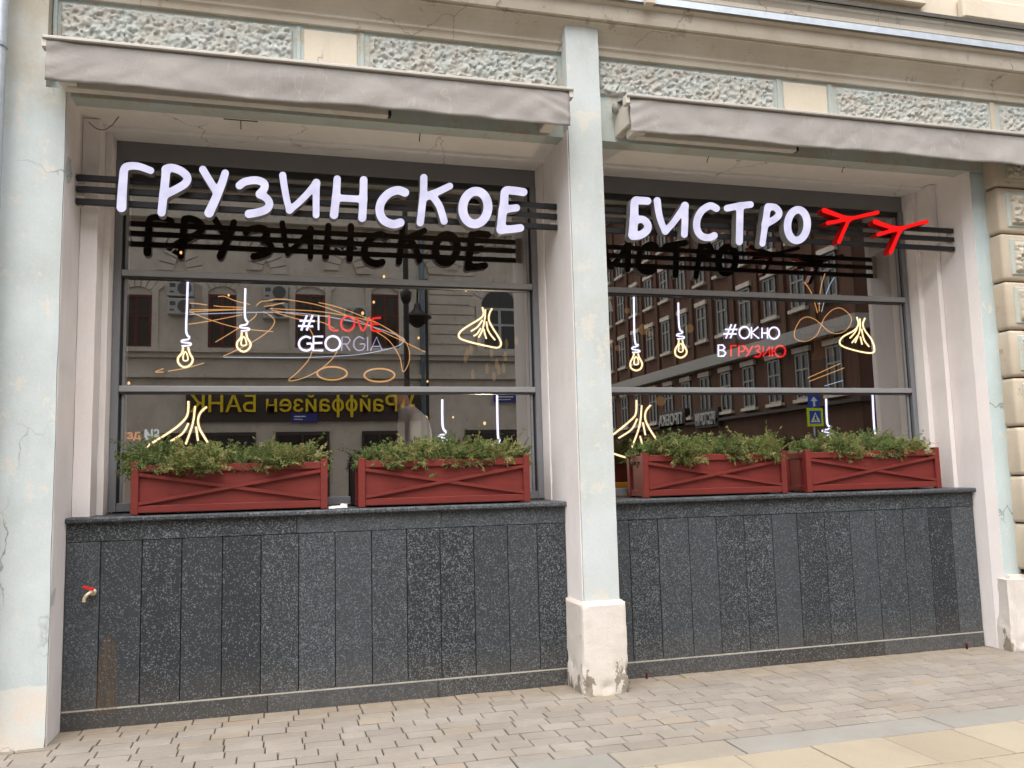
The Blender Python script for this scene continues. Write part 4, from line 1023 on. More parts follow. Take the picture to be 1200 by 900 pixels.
# ================================================================== NEON BEHIND THE GLASS
YN = 6.66
def neon(parent, name, strokes, org, sc, mat, r=.0062, y=YN, smooth=True):
    for pts in strokes:
        closed = pts[0] == pts[-1] and len(pts) > 3
        ps = pts[:-1] if closed else pts
        sm = [(p.x, p.y) for p in catmull(ps, 5, closed)] if smooth and len(ps) > 2 else ps
        g = MB(); g.tube([at(org[0] + a / sc, org[1] + b / sc, y) for a, b in sm], r, 7, closed); core = g.build(name, mat, parent, True)
        sl = {'neon_warm': 'halo_warm', 'neon_white': 'halo_white', 'neon_red': 'halo_red'}.get(mat)
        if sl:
            g = MB(); g.tube([at(org[0] + a / sc, org[1] + b / sc, y) for a, b in sm], r * 1.9, 8, closed); g.build('halo_shell', sl, core, True)  # added wider shell that imitates the halo of light round the tube
def wires(parent, pts, y=YN):
    for a, b in pts:
        g = MB(); g.tube([at(*a, y), at(*b, y)], .0014, 4); g.build('wire', 'wire', parent)
def bulb(label, org, sc, stem, screw, glass_, fil):
    p = at(org[0] + stem[0][0] / sc, org[1] + stem[0][1] / sc, YN)
    t_ = thing('neon_bulb', label, 'neon light', p, 'neon light bulbs hanging behind the glass')
    neon(t_, 'cord_tube', [stem], org, sc, 'neon_white', .0075); neon(t_, 'screw_tube', [screw], org, sc, 'neon_white', .0062)
    neon(t_, 'bulb_tube', [glass_], org, sc, 'neon_warm', .0068); neon(t_, 'filament_tube', [fil], org, sc, 'neon_warm', .005)
    wires(t_, [((org[0] + stem[0][0] / sc, org[1] + stem[0][1] / sc), (org[0] + stem[0][0] / sc + .5, org[1] + stem[0][1] / sc - 70))])
    return t_
NA, SA = (140, 320), 6.667
bulb('neon light bulb on a long white cord, left of the #I LOVE GEORGIA words', NA, SA, [(533, 70), (528, 250), (522, 455), (548, 500)], [(548, 500), (535, 518), (492, 525), (490, 540), (553, 548), (550, 564), (486, 570)],
     [(497, 580), (490, 622), (460, 660), (459, 698), (488, 728), (520, 734), (558, 712), (572, 672), (548, 625), (537, 580)], [(500, 680), (500, 640), (514, 615), (530, 640), (533, 680), (500, 680)])
bulb('neon light bulb on a shorter white cord beside the #I LOVE GEORGIA words', NA, SA, [(984, 120), (980, 330), (1003, 382)], [(1003, 382), (990, 403), (948, 410), (948, 425), (1010, 432), (1005, 447), (948, 452)],
     [(955, 462), (950, 502), (921, 540), (920, 578), (950, 608), (985, 611), (1018, 582), (1023, 547), (998, 505), (991, 462)], [(952, 562), (955, 520), (970, 497), (986, 520), (990, 560), (952, 562)])
NB = (700, 330)
bulb('neon light bulb on a long white cord beside the middle pillar', NB, SA, [(285, 120), (292, 455), (322, 494)], [(322, 494), (310, 505), (276, 514), (275, 528), (328, 538), (325, 549), (275, 554)],
     [(287, 562), (280, 590), (259, 630), (263, 674), (300, 694), (338, 680), (350, 640), (326, 590), (318, 562)], [(290, 645), (290, 605), (304, 588), (318, 610), (319, 645), (290, 645)])
bulb('neon light bulb on a shorter white cord, left of the #ОКНО words', NB, SA, [(632, 165), (640, 358), (668, 393)], [(668, 393), (655, 405), (626, 411), (625, 424), (675, 431), (672, 444), (625, 448)],
     [(636, 457), (632, 490), (609, 530), (613, 574), (650, 594), (688, 575), (698, 540), (672, 490), (664, 457)], [(637, 545), (638, 500), (652, 485), (666, 505), (668, 545), (637, 545)])
def tube_lamp(label, pts, scr):
    t_ = thing('neon_tube', label, 'neon light', at(*pts[0], YN), 'neon cords in the lower panes')
    neon(t_, 'cord_tube', [pts], (0, 0), 1, 'neon_white', .0085); neon(t_, 'screw_tube', [scr], (0, 0), 1, 'neon_white', .0062)
    q = scr[-1]
    neon(t_, 'bulb_tube', [[(q[0] + 2, q[1] + 2), (q[0] - 3, q[1] + 11), (q[0] - 2, q[1] + 19), (q[0] + 4, q[1] + 23), (q[0] + 11, q[1] + 19), (q[0] + 12, q[1] + 11), (q[0] + 8, q[1] + 2)]], (0, 0), 1, 'neon_warm', .0068)
def scr(x, y): return [(x, y), (x - 2, y + 3), (x - 8, y + 4), (x - 8, y + 6), (x + 1, y + 7.5), (x, y + 10), (x - 8, y + 10)]
tube_lamp('white neon bulb cord behind the shrub, under the triangular pleated neon', [(518.3, 468), (518.8, 499), (522.8, 506)], scr(522.8, 506))
tube_lamp('straight white neon cord crossing the mirrored blue plate in the left window', [(582.5, 463), (583.5, 509), (586, 516)], scr(586, 516))
tube_lamp('white neon bulb cord beside the mirrored crossing sign', [(968, 467.5), (969.2, 495), (972.5, 500)], scr(972.5, 500))
tube_lamp('straight white neon cord at the right end of the БИСТРО window', [(1022.5, 462.5), (1024.7, 503), (1028, 510)], scr(1028, 510))
def dumpling(label, strokes, org, sc, y=YN, r=.0066):
    t_ = thing('neon_dumpling', label, 'neon light', at(org[0] + strokes[0][0][0] / sc, org[1] + strokes[0][0][1] / sc, y), 'neon dumplings behind the glass')
    neon(t_, 'outline_tube', strokes[:1], org, sc, 'neon_warm', r, y); neon(t_, 'pleat_tube', strokes[1:], org, sc, 'neon_warm', r * .92, y)
    return t_
d1 = dumpling('warm white neon dumpling with pleats, right of the #I LOVE GEORGIA words', [[(558, 170), (571, 220), (560, 265), (500, 310), (400, 370), (342, 415), (322, 455), (345, 490), (450, 525), (600, 560), (700, 578), (740, 560), (745, 520), (715, 460), (660, 375), (625, 300), (630, 235), (656, 186)],
    [(590, 195), (585, 280), (560, 400), (522, 475)], [(560, 300), (510, 370), (445, 412)], [(543, 382), (510, 435), (472, 460)], [(575, 390), (585, 440), (600, 488)], [(600, 315), (612, 390), (645, 450), (688, 502)]], (500, 340), 8.571)
wires(d1, [((565, 360), (552, 330)), ((576, 361), (594, 330))])
dumpling('warm white neon dumpling with pleats, right of the #ОКНО words', [[(785, 335), (796, 380), (770, 420), (700, 460), (676, 495), (700, 525), (800, 555), (880, 565), (899, 540), (880, 480), (837, 420), (825, 380), (838, 342)],
    [(805, 345), (805, 420), (775, 500)], [(790, 405), (770, 440), (742, 470)], [(795, 450), (755, 500)], [(808, 460), (820, 512)], [(816, 410), (832, 480), (865, 525)]], (860, 310), 5.4545)
dumpling('large warm neon dumpling behind the shrubs of the leftmost planter', [[(545, 120), (541, 200), (518, 250), (440, 320), (290, 415), (215, 470), (205, 505), (235, 545), (450, 590), (700, 640), (790, 630), (795, 590), (730, 490), (660, 378), (622, 310), (613, 250), (632, 198), (675, 160)],
    [(545, 275), (500, 350), (385, 422)], [(592, 155), (575, 280), (525, 425)], [(598, 300), (612, 400)], [(500, 440), (450, 490)], [(560, 470), (600, 530)]], (130, 450), 6, YN, .0072)
dumpling('large warm neon dumpling behind the shrubs beside the middle pillar', [[(275, 112), (272, 200), (240, 250), (105, 360), (20, 410), (10, 445), (60, 470), (215, 520), (420, 560), (510, 570), (500, 510), (430, 410), (370, 320), (338, 250), (342, 190), (375, 148)],
    [(280, 245), (240, 320), (150, 380)], [(312, 150), (295, 300), (240, 450)], [(320, 270), (338, 360)], [(300, 365), (325, 460)]], (700, 450), 6, YN, .0072)
# words
def arc(cx, cy, rx, ry): e = ell(cx, cy, rx, ry, 16); return e + [e[0]]
NW = (310, 320)
w1 = thing('neon_words', 'white and red neon words #I LOVE GEORGIA hanging behind the left window', 'neon sign', at(400, 392, YN))
neon(w1, 'hash_tube', [[(298, 297), (258, 403)], [(338, 297), (296, 403)], [(246, 335), (352, 338)], [(236, 372), (342, 375)]], NW, 6, 'neon_white', .0078, YN, False)
neon(w1, 'letter_tube', [[(380, 300), (380, 400)]], NW, 6, 'neon_white', .006, YN, False)
neon(w1, 'letter_tube', [[(455, 305), (455, 372), (468, 396), (490, 404), (520, 402)], arc(585, 355, 47, 50), [(650, 310), (692, 406), (738, 310)]], NW, 6, 'neon_red', .0068, YN, True)
neon(w1, 'letter_tube', [[(818, 314), (770, 318), (755, 335), (752, 390), (770, 406), (822, 408)], [(755, 360), (806, 357)]], NW, 6, 'neon_red', .0068, YN, True)
neon(w1, 'letter_tube', [[(326, 458), (290, 446), (252, 468), (242, 505), (262, 536), (300, 545), (330, 528), (330, 498), (296, 497)], arc(480, 494, 52, 50)], NW, 6, 'neon_white', .0078, YN)
neon(w1, 'letter_tube', [[(412, 446), (345, 446), (342, 544), (412, 544)], [(345, 493), (406, 491)]], NW, 6, 'neon_white', .0078, YN, False)
neon(w1, 'letter_tube', [[(542, 546), (545, 450), (585, 450), (603, 472), (585, 498), (548, 499)], [(570, 499), (602, 546)], [(725, 450), (725, 545)], [(745, 546), (788, 450), (828, 546)], [(760, 516), (815, 516)]], NW, 6, 'neon_lilac', .005, YN, False)
neon(w1, 'letter_tube', [[(700, 465), (665, 447), (632, 475), (630, 520), (660, 544), (695, 535), (704, 500), (670, 500)]], NW, 6, 'neon_lilac', .005, YN)
wires(w1, [((345.5, 380), (345, 330)), ((430, 370), (430, 330))])
NX, SX = (860, 310), 5.4545
w2 = thing('neon_words', 'white and red neon words #ОКНО В ГРУЗИЮ on clear panel behind the right window', 'neon sign', at(880, 400, YN))
neon(w2, 'hash_tube', [[(1047, 335), (1005, 442)], [(1080, 335), (1040, 442)], [(1000, 374), (1090, 374)], [(988, 408), (1086, 409)]], NB, SA, 'neon_white', .0068, YN, False)
neon(w2, 'letter_tube', [arc(68, 435, 33, 37), arc(257, 438, 33, 37)], NX, SX, 'neon_white', .0068, YN)
neon(w2, 'letter_tube', [[(112, 400), (112, 472)], [(155, 400), (115, 436), (160, 472)], [(180, 404), (180, 471)], [(215, 404), (215, 472)], [(180, 438), (215, 438)]], NX, SX, 'neon_white', .0068, YN, False)
neon(w2, 'letter_tube', [[(946, 536), (985, 537), (1004, 558), (988, 581), (946, 583), (946, 495), (980, 496), (996, 515), (982, 535)]], NB, SA, 'neon_white', .0072, YN, False)
neon(w2, 'letter_tube', [[(1045, 585), (1045, 500), (1087, 500)], [(1105, 585), (1106, 500), (1142, 501), (1152, 522), (1140, 545), (1108, 548)]], NB, SA, 'neon_red', .006, YN, False)
neon(w2, 'letter_tube', [[(70, 520), (96, 562)], [(120, 520), (96, 565), (78, 588)], [(188, 522), (188, 588), (228, 524), (228, 588)], [(245, 522), (245, 588)], [(245, 555), (262, 555)]], NX, SX, 'neon_red', .006, YN, False)
neon(w2, 'letter_tube', [[(135, 527), (158, 520), (166, 538), (146, 552), (170, 566), (160, 588), (133, 587)], arc(296, 554, 33, 36)], NX, SX, 'neon_red', .006, YN)
a_, b_ = at(838, 377, YN + .02), at(923, 422, YN + .02)
g = MB(); g.box(a_.x, b_.x, YN + .018, YN + .022, b_.z, a_.z); g.build('clear_panel', 'clear_acrylic', w2)
# orange line drawing made of glowing cords further inside
YD = 7.6
dr = thing('led_drawing', 'tangle of thin orange glowing lines drawn in the air behind the left window', 'light art', at(350, 390, YD))
A1 = lambda L_: [[(140 + x / 6.667, 320 + y / 6.667) for x, y in s] for s in L_]
A2 = lambda L_: [[(310 + x / 6, 320 + y / 6) for x, y in s] for s in L_]
neon(dr, 'glowing_line', A1([[(545, 235), (620, 240), (685, 250)], [(545, 287), (740, 285), (970, 282)], [(550, 305), (700, 295), (960, 285)], [(545, 300), (720, 370), (940, 430), (1200, 458)], [(540, 400), (720, 372), (960, 325)],
    [(770, 185), (820, 182), (900, 215), (1020, 245)], [(735, 255), (800, 262), (970, 268)], [(750, 540), (930, 430), (1050, 350), (1070, 312)], [(810, 650), (1000, 560), (1150, 465), (1210, 390), (1190, 340), (1120, 300)],
    [(345, 745), (280, 772), (345, 772)], [(380, 767), (520, 742), (660, 703)], [(1070, 255), (1110, 222), (1200, 215)]]), (0, 0), 1, 'led_orange', .0042, YD)
neon(dr, 'glowing_line', A2([[(0, 200), (100, 183), (250, 200), (400, 232), (560, 290), (720, 360), (900, 445), (1130, 555)], [(35, 250), (200, 258), (400, 272), (600, 305), (760, 340), (870, 395), (980, 480)], [(70, 275), (240, 325), (400, 345), (490, 390)],
    [(380, 207), (500, 235), (640, 285), (820, 365), (985, 475), (1020, 600), (975, 695), (950, 590), (880, 480), (790, 415)], [(310, 380), (345, 460), (320, 590), (240, 690), (170, 755), (260, 742), (380, 685), (470, 610), (510, 550)],
    [(0, 235), (60, 225), (140, 208)], [(50, 262), (300, 300), (460, 300)]]), (0, 0), 1, 'led_orange', .0042, YD)
neon(dr, 'glowing_loop', A2([arc(808, 718, 107, 46), arc(475, 705, 105, 46)]), (0, 0), 1, 'led_orange', .0075, YD)
neon(dr, 'blue_line', [[(222, 368.5), (300, 366), (350, 367), (400, 374), (440, 384), (470, 395), (473, 400), (462, 407), (430, 414), (400, 417), (350, 419), (262, 418.5)]], (0, 0), 1, 'led_blue', .0042, YD)
# figure eight with rays, in the right window
df = thing('led_drawing', 'orange glowing figure-eight loop with three rays above, behind the right window', 'light art', at(965, 390, YD))
A3 = lambda L_: [[(860 + x / SX, 310 + y / SX) for x, y in s] for s in L_]
neon(df, 'glowing_loop', A3([[(560, 385), (520, 352), (470, 335), (425, 355), (390, 420), (390, 468), (430, 490), (480, 485), (530, 450), (560, 385), (580, 340), (630, 290), (680, 278), (730, 310), (752, 350), (735, 400), (690, 435), (640, 440), (600, 422), (562, 386)]]), (0, 0), 1, 'led_orange', .0042, YD)
neon(df, 'glowing_line', A3([[(450, 112), (490, 170), (515, 240), (535, 310)], [(582, 58), (560, 130), (548, 210), (545, 300)], [(472, 725), (680, 632)], [(482, 747), (705, 660)]]), (0, 0), 1, 'led_orange', .0042, YD)
neon(df, 'pale_line', A3([[(640, 84), (600, 160), (560, 302)], [(580, 776), (695, 742)]]), (0, 0), 1, 'led_blue', .0042, YD)

# ================================================================== PLANTERS
def planter(pxl, pxr, py, label, seed):
    yf, yb = 6.085, 6.40; x0, x1 = X(pxl, py, yf), X(pxr, py, yf); zb = Z_SILL + .002; zt = zb + .345; r_ = random.Random(seed)
    p = thing('planter_box', label, 'planter', ((x0 + x1) / 2, (yf + yb) / 2, zb), 'red planter boxes on the granite sill')
    P_ = .048
    for x in (x0, x1 - P_):
        for y in (yf, yb - P_):
            g = MB(); g.box(x, x + P_, y, y + P_, zb, zt + r_.uniform(-.002, .004), .003); g.build('post', 'planter_red', p)
    for y, s in ((yf + .008, 1), (yb - .032, -1)):
        g = MB(); g.box(x0 + P_ - .001, x1 - P_ + .001, y + .016, y + .026, zb + .03, zt - .05); g.build('panel', 'planter_red', p)
        for z0, z1 in ((zb + .012, zb + .060), (zt - .068, zt - .020)):
            g = MB(); g.box(x0 + P_ - .0005, x1 - P_ + .0005, y - .004, y + .022, z0, z1, .003); g.build('rail', 'planter_red', p)
    a, b = (x0 + P_ + .001, zb + .062), (x1 - P_ - .001, zt - .070)
    w = .022; ang = math.atan2(b[1] - a[1] - w, b[0] - a[0]); 
    y1 = yf + .009
    g = MB(); g.bar((a[0], y1, a[1] + w / 2), (b[0], y1, b[1] - w / 2), w, .022); g.build('diagonal_brace', 'planter_red', p)
    for (q0, q1) in ((0, .492), (.508, 1)):
        sx_ = lambda s: a[0] + (b[0] - a[0]) * s; sz_ = lambda s: (b[1] - w / 2) + (a[1] - b[1] + w) * s
        g = MB(); g.bar((sx_(q0), y1 + .002, sz_(q0)), (sx_(q1), y1 + .003, sz_(q1)), w, .020); g.build('diagonal_brace', 'planter_red', p)
    for x in (x0 + .010, x1 - .032):
        g = MB(); g.box(x + .006, x + .016, yf + P_ - .001, yb - P_ + .001, zb + .03, zt - .05); g.build('side_panel', 'planter_red', p)
        for z0, z1 in ((zb + .012, zb + .060), (zt - .068, zt - .020)):
            g = MB(); g.box(x - .004, x + .022, yf + P_ - .0005, yb - P_ + .0005, z0, z1, .003); g.build('side_rail', 'planter_red', p)
    g = MB(); g.box(x0 + .03, x1 - .03, yf + .03, yb - .03, zb + .2, zt - .035); g.build('soil', 'soil', p)
    return x0, x1, zt
# juniper: feathery sprays of small scale-leaves on arching twigs
def juniper_mesh(seed, w=.46, d=.30):
    r_ = random.Random(seed); vs, fs, tone = [], [], []
    U = r_.uniform
    def blade(p, dr, s, L_, W_, tn):
        k = len(vs); m = p + dr * (L_ * .4); s = s * W_
        vs.extend([p, m + s, p + dr * L_, m - s]); fs.append((k, k + 1, k + 2, k + 3)); tone.extend([tn] * 4)
    def rv(): return Vector((U(-1, 1), U(-1, 1), U(-1, 1)))
    clumps = [(U(-.5, .5) * w * .95, U(-.5, .5) * d * .8, U(.75, 1.2)) for _ in range(9)]
    for b in range(290):
        cxy = r_.choice(clumps)
        a = U(0, 2 * math.pi); el = U(.0, 1.45)
        drv = Vector((math.cos(a) * math.cos(el) * 1.2, math.sin(a) * math.cos(el), math.sin(el) * 1.1)).normalized()
        L_ = U(.5, 1.0) * (.215 if el < .6 else .25) * cxy[2] * (1.3 if r_.random() < .1 else 1)
        p = Vector((cxy[0] + U(-.04, .04), cxy[1] + U(-.04, .04), U(-.03, .03)))
        droop = U(.5, 1.4) if el < .8 else U(.2, .9); n = 9; tn = r_.random(); st = L_ / n
        side = drv.cross(rv()).normalized()
        for i in range(n):
            s = i / n
            blade(p, drv, side, st * 1.3, .0032, .9 if s < .35 else tn)
            for sg in (-1, 1):
                if r_.random() < .12 and i > 1: continue
                sd = (drv * U(.6, 1.0) + side * sg * U(.6, 1.0) + rv() * .28).normalized(); ln = U(.04, .075) * (1.05 - .65 * s); q = p + drv * st * r_.random()
                m = 7; sp = drv.cross(sd); sp = sp.cross(sd); sp = sp.normalized() if sp.length > 1e-6 else side
                for j in range(m):
                    f = (j + .3) / m; q2 = q + sd * ln * f + Vector((0, 0, -droop * .012 * f * f))
                    for s2 in (-1, 1):
                        bd = (sd * U(.7, 1.1) + sp * s2 * U(.45, .9) + rv() * .3).normalized()
                        blade(q2, bd, bd.cross(rv()).normalized(), U(.012, .021) * (1.1 - .5 * f), .0031, tn)
            p = p + drv * st; drv = (drv + Vector((U(-.14, .14), U(-.14, .14), -droop * .22 * s + U(-.05, .05)))).normalized()
            side = (side - drv * side.dot(drv)).normalized()
    me = bpy.data.meshes.new('foliage'); me.from_pydata(vs, [], fs); me.update()
    at_ = me.attributes.new('tone', 'FLOAT', 'POINT'); at_.data.foreach_set('value', tone); return me
JM = [juniper_mesh(s) for s in (11, 23, 37, 52)]
def stem_mesh(seed):
    r_ = random.Random(seed); g = MB()
    for i in range(9):
        a = r_.uniform(0, 6.28); g.tube([(0, 0, -.05), (math.cos(a) * .05, math.sin(a) * .04, .02), (math.cos(a) * .15, math.sin(a) * .09, .07 + r_.uniform(0, .06))], [.006, .004, .002], 5)
    bmesh.ops.recalc_face_normals(g.bm, faces=g.bm.faces); me = bpy.data.meshes.new('stems'); g.bm.to_mesh(me); g.bm.free(); me.materials.append(M['twig']); return me
SM = stem_mesh(3)
for i, m_ in enumerate(JM): m_.materials.append(M['juniper' if i % 2 else 'juniper_dark'])
rj = random.Random(5)
PL = (((153, 384, 570), 'red wooden planter box with crossed braces under the leftmost neon dumpling', 'spreading green juniper shrub in the planter box under the leftmost neon dumpling'),
      ((420, 621, 560), 'red wooden planter box left of the middle pillar, beside the gap', 'spreading green juniper shrub in the planter box left of the middle pillar'),
      ((753.5, 922, 550), 'red wooden planter box just right of the middle pillar', 'spreading green juniper shrub in the planter box just right of the middle pillar'),
      ((945, 1102, 545), 'red wooden planter box at the end next to the right pier', 'spreading green juniper shrub in the planter box next to the right pier'))
k = 0
for (a, b, py), lab, slab in PL:
    x0, x1, zt = planter(a, b, py, lab, k)
    n = 4
    for i in range(n):
        cx = x0 + .21 + (x1 - x0 - .42) * i / (n - 1) + rj.uniform(-.02, .02)
        t_ = thing('juniper_shrub', slab, 'shrub', (cx, 6.235 + rj.uniform(-.02, .02), zt - .05), 'juniper shrubs in the red planters')
        t_.rotation_euler = (0, 0, rj.uniform(-.5, .5) + (math.pi if rj.random() < .5 else 0)); s_ = rj.uniform(.8, 1.05); t_.scale = (s_ * .82, s_ * .9, s_ * rj.uniform(.70, .96))
        for nm, me in (('foliage', JM[k % 4]), ('stems', SM)):
            o = bpy.data.objects.new(nm, me); COL.objects.link(o); o.parent = t_
        k += 1

# ================================================================== SMALL THINGS
tp = at(105, 694, Y_GRA)
tap = thing('water_tap', 'small brass water tap with red handle sticking out of the granite', 'tap', tp)
g = MB(); g.tube(catmull([(tp.x + .02, Y_GRA + .005, tp.z), (tp.x + .02, Y_GRA - .05, tp.z + .004), (tp.x + .004, Y_GRA - .075, tp.z - .004), (tp.x - .014, Y_GRA - .08, tp.z - .03), (tp.x - .014, Y_GRA - .08, tp.z - .05)]), .011, 10); g.build('spout', 'tap_metal', tap, True)
g = MB(); g.tube([(tp.x + .02, Y_GRA, tp.z), (tp.x + .02, Y_GRA - .012, tp.z)], .022, 14); g.build('collar', 'tap_metal', tap, True)
g = MB(); g.tube([(tp.x + .012, Y_GRA - .05, tp.z), (tp.x + .012, Y_GRA - .05, tp.z + .028)], .006, 8); g.build('spindle', 'tap_metal', tap, True)
g = MB(); g.bar((tp.x - .018, Y_GRA - .06, tp.z + .038), (tp.x + .034, Y_GRA - .048, tp.z + .022), .014, .020); g.sphere((tp.x - .018, Y_GRA - .06, tp.z + .038), .012); g.build('handle', 'tap_red', tap)
pp = at(396, 592, 6.06)
pk = thing('paper_scrap', 'crumpled white paper packet lying on the granite sill between two planters', 'litter', (pp.x, 6.09, Z_SILL + .003))
r_ = random.Random(4); g = MB(); g.box(pp.x - .06, pp.x + .03, 6.06, 6.10, Z_SILL + .002, Z_SILL + .018); g.box(pp.x + .02, pp.x + .062, 6.05, 6.09, Z_SILL + .003, Z_SILL + .032)
bmesh.ops.subdivide_edges(g.bm, edges=g.bm.edges, cuts=2)
for v in g.bm.verts: v.co += Vector((r_.uniform(-.004, .004), r_.uniform(-.004, .004), r_.uniform(0, .004)))
g.build('paper', 'paper', pk)
bx_ = at(411, 560, 6.44)
bk = thing('speaker_box', 'narrow black box standing behind the planter next to the gap', 'box', (bx_.x + .03, 6.45, Z_SILL + .01))
g = MB(); g.box(bx_.x, bx_.x + .11, 6.415, 6.485, Z_SILL + .01, Z_SILL + .33, .006); g.build('case', 'black_metal', bk)
g = MB(); g.tube(catmull([(bx_.x + .01, 6.45, Z_SILL + .33), (bx_.x + .02, 6.45, Z_SILL + .37), (bx_.x + .06, 6.45, Z_SILL + .38), (bx_.x + .07, 6.45, Z_SILL + .33)]), .005, 6); g.build('handle', 'black_metal', bk)
for px, py in ((1133, 759), (757.5, 788)):
    q = at(px, py, Y_GRA - .05); q.z = 0
    st = thing('iron_stub', 'short rusty iron stub standing at the foot of the granite ' + ('near the right pier' if px > 1000 else 'beside the middle pillar base'), 'metal stub', q)
    g = MB(); g.lathe(q, [(.008, -.01), (.008, .035), (.011, .037), (.011, .048), (.006, .052)], 8); g.build('pin', 'rust', st, True)

# ================================================================== INSIDE THE BISTRO
rb = random.Random(9)
for i, (px, py, yy, sz) in enumerate(((212, 296, 8.2, .012), (450, 324, 8.4, .012), (546, 340, 8.0, .013), (438, 354, 8.5, .012), (425, 367, 8.3, .014), (490.5, 396, 8.4, .011), (501, 447, 8.6, .010), (499, 490, 9.0, .022), (151, 449, 8.8, .012), (568, 496, 8.3, .014), (531, 489, 8.9, .010), (268, 346, 8.6, .010))):
    c = at(px, py, yy)
    b_ = thing('pendant_bulb', 'tiny warm bulb on a thin wire hanging inside behind the left window', 'light bulb', c, 'warm pendant bulbs inside')
    g = MB(); g.sphere(c, sz, 10, 8, (1, 1, 1.25)); g.build('bulb', 'bulb_warm', b_, True)
    if i == 9:
        ld = bpy.data.lights.new('bulb_light', 'POINT'); ld.energy = 30; ld.color = (1, .84, .64); ld.shadow_soft_size = .05
        lo = bpy.data.objects.new('bulb_light', ld); COL.objects.link(lo); lo.parent = b_; lo.location = (0, 0, -.06)
    g = MB(); g.tube([c + Vector((0, 0, sz)), (c.x, c.y, 4.25)], .002, 4); g.build('wire', 'black_metal', b_)
for i, (px, py, r_) in enumerate(((735, 364, .030), (754, 386, .055), (762, 391, .028), (711, 403, .062), (724, 408, .03), (808, 385, .045), (774, 470, .05))):  # glowing globes added to stand in for blurred amber discs of reflected light
    c = at(px, py, 8.0)
    b_ = thing('reflection_globe', 'dim amber globe added for a soft disc of reflected light behind the right window', 'lamp', c, 'amber globes inside')
    g = MB(); g.sphere(c, r_, 20, 14); g.build('globe', 'globe_amber', b_, True)
    g = MB(); g.lathe((c.x, c.y, c.z + r_ * .93), [(.012, 0), (.012, .02), (.004, .03)], 10); g.build('cap', 'black_metal', b_)
    g = MB(); g.tube([(c.x, c.y, c.z + r_ + .01), (c.x, c.y, 4.25)], .002, 4); g.build('cord', 'black_metal', b_)
# rows of slim hanging filament lights near the right frame
for i in range(14):
    px, py = rb.uniform(545, 612), rb.uniform(395, 445); c = at(px, py, 9.5)
    b_ = thing('filament_lamp', 'slim dim amber filament lamp in the hanging cluster inside', 'lamp', c, 'cluster of slim filament lamps inside')
    g = MB(); g.lathe(c, [(.004, -.06), (.02, -.04), (.022, .02), (.010, .05), (.006, .06)], 10); g.build('glass', 'globe_amber', b_, True)
    g = MB(); g.tube([(c.x, c.y, c.z + .06), (c.x, c.y, 4.25)], .002, 4); g.build('cord', 'black_metal', b_)
# lit words low in the corner
q = at(142, 514.5, 7.4)
ws = thing('lit_words', 'small orange ЕЗД and white № lettering low behind the leftmost pane', 'sign', q)
link('orange_word', text_mesh('ЕЗД', .072, .004, q, (1, 0, 0), (0, -1, 0), 'LEFT', .003), 'word_orange', ws)
q2 = at(168, 515.5, 7.4); link('white_word', text_mesh('№', .115, .004, q2, (1, 0, 0), (0, -1, 0), 'LEFT', .002), 'word_white', ws)
for px in (145, 157): 
    q3 = at(px, 539, 7.4); g = MB(); g.box(q3.x, q3.x + .035, 7.395, 7.405, q3.z - .006, q3.z + .006); g.build('orange_dash', 'word_orange', ws)
g = MB(); g.box(q.x - .3, q.x + .75, 7.42, 7.44, q.z - .3, q.z + .35); g.build('back_board', 'interior_dark', ws)
# painted figure on a board, seen through the right window
YM = 8.6
mu = thing('painted_panel', 'dark board painted with a tan face under a red hat band', 'panel', at(955, 420, YM))
def flat(name, pts, y, mat, th=.01):
    P_ = [at(860 + a / SX, 310 + b / SX, y) for a, b in pts]; g = MB(); g.prism([(p.x, p.z) for p in P_], y, y + th, 'y'); return g.build(name, mat, mu)
flat('board', [(420, 250), (720, 230), (760, 860), (440, 870)], YM + .02, 'mural_dark', .03)
flat('neck_and_face', [(510, 445), (560, 400), (640, 405), (640, 470), (630, 520), (645, 585), (560, 605), (495, 610), (520, 540)], YM + .005, 'mural_face')
flat('hat_band', [(440, 420), (520, 375), (640, 330), (700, 340), (690, 385), (600, 400), (500, 440)], YM - .01, 'mural_red')
flat('nose_line', [(575, 420), (583, 418), (607, 462), (565, 475), (565, 470), (594, 460)], YM - .004, 'mural_dark', .004)
flat('mouth_line', [(562, 500), (582, 497), (583, 502), (563, 506)], YM - .004, 'mural_dark', .004)
# person seated with the back to the street, leaning forward
pc = at(484, 500, 6.83); px_, pz = pc.x, pc.z
person = thing('person', 'person in a pale grey shirt leaning forward, back turned to the window', 'person', (px_, 6.98, .45))
def skinned(name, joints, edges, mat, sub=2):
    me = bpy.data.meshes.new(name); me.from_pydata([j[0] for j in joints], edges, []); me.update()
    o = link(name, me, None, person, True)
    sk = o.modifiers.new('skin', 'SKIN'); sk.use_smooth_shade = True
    for v, j in zip(me.skin_vertices[0].data, joints): v.radius = (j[1], j[2] if len(j) > 2 else j[1])
    me.skin_vertices[0].data[0].use_root = True
    o.modifiers.new('sub', 'SUBSURF').levels = sub; o.modifiers['sub'].render_levels = sub
    dg = bpy.context.evaluated_depsgraph_get(); m2 = bpy.data.meshes.new_from_object(o.evaluated_get(dg)); bpy.data.objects.remove(o)
    m2.materials.clear(); m2.materials.append(M[mat])
    for p in m2.polygons: p.use_smooth = True
    o = bpy.data.objects.new(name, m2); COL.objects.link(o); o.parent = person; return o
zs = pz + .10                      # shoulder height
hip = (px_ + .10, 7.00, zs - .52); 
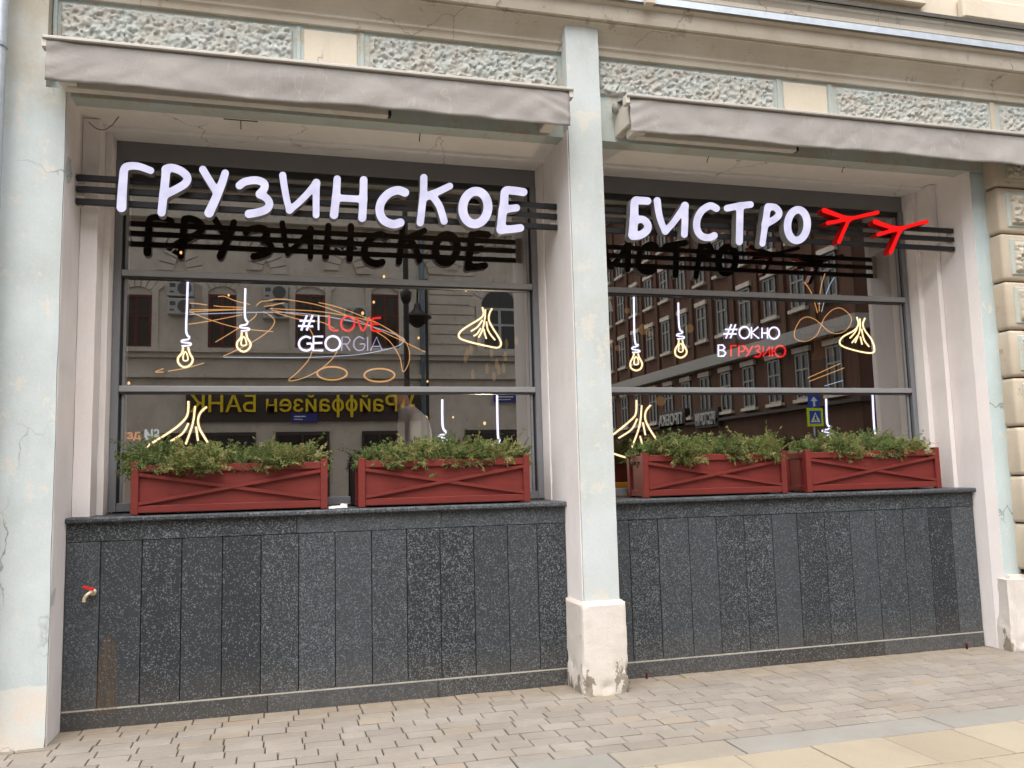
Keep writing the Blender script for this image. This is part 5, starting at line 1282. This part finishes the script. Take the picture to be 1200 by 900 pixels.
J = [(hip, .15, .13), ((px_ + .07, 6.98, zs - .30), .15, .12), ((px_ + .03, 6.96, zs - .10), .17, .12), ((px_ - .01, 6.98, zs + .01), .11, .09), ((px_ - .05, 7.00, zs + .08), .055), ((px_ - .09, 7.01, zs + .17), .075, .085), ((px_ - .10, 7.01, zs + .24), .07, .08),
     ((px_ + .02, 6.84, zs - .03), .065), ((px_ - .02, 6.80, zs - .28), .05), ((px_ - .20, 6.84, zs - .38), .036), ((px_ - .30, 6.88, zs - .39), .03),
     ((px_ - .0, 7.12, zs - .03), .065), ((px_ - .06, 7.16, zs - .28), .05), ((px_ - .24, 7.12, zs - .38), .036), ((px_ - .34, 7.08, zs - .39), .03),
     ((px_ + .02, 6.91, zs - .58), .09), ((px_ - .38, 6.90, zs - .56), .07), ((px_ - .36, 6.90, .60), .045), ((px_ - .46, 6.90, .49), .035),
     ((px_ + .02, 7.10, zs - .58), .09), ((px_ - .38, 7.11, zs - .56), .07), ((px_ - .36, 7.11, .60), .045), ((px_ - .46, 7.11, .49), .035)]
E_ = [(0, 1), (1, 2), (2, 3), (3, 4), (4, 5), (5, 6), (3, 7), (7, 8), (8, 9), (9, 10), (3, 11), (11, 12), (12, 13), (13, 14), (0, 15), (15, 16), (16, 17), (17, 18), (0, 19), (19, 20), (20, 21), (21, 22)]
body = skinned('body', J, E_, 'shirt')
body.data.materials.append(M['skin']); body.data.materials.append(M['trousers'])
for p in body.data.polygons:
    c = p.center + person.location
    if c.z > zs + .075 or (c.x < px_ - .17 and c.z > zs - .47): p.material_index = 1
    elif c.z < zs - .50: p.material_index = 2
g = MB(); g.sphere((px_ - .075, 7.01, zs + .235), .098, 16, 12, (1.05, .95, .9)); hairo = g.build('hair', 'hair', person, True)
def chair(loc, rz, label, mat):
    c = thing('armchair', label, 'chair', loc); c.rotation_euler = (0, 0, rz)
    def bt(name, m_, *a):
        g = MB(); g.box(*a); bmesh.ops.recalc_face_normals(g.bm, faces=g.bm.faces); me = bpy.data.meshes.new(name); g.bm.to_mesh(me); g.bm.free(); me.materials.append(M[m_])
        o = bpy.data.objects.new(name, me); COL.objects.link(o); o.parent = c
        for p in me.polygons: p.use_smooth = False
    bt('seat', mat, -.26, .26, -.26, .26, .36, .48, .04, 3); bt('backrest', mat, -.26, .26, .2, .3, .46, .98, .045, 3)
    bt('armrest', mat, -.32, -.24, -.24, .28, .40, .66, .03, 2); bt('armrest', mat, .24, .32, -.24, .28, .40, .66, .03, 2)
    for x in (-.22, .20):
        for y in (-.22, .22): bt('leg', 'dark_wood', x, x + .035, y, y + .035, 0, .36)
    return c
q = at(728, 560, 7.4); chair((q.x + .05, 7.45, .45 + max(0, .0)), 2.6, 'yellow upholstered armchair inside, beside the middle pillar', 'yellow_fabric')
chair((px_ + .03, 7.02, .45), -1.57, 'dark armchair under the person in the pale shirt', 'dark_wood')
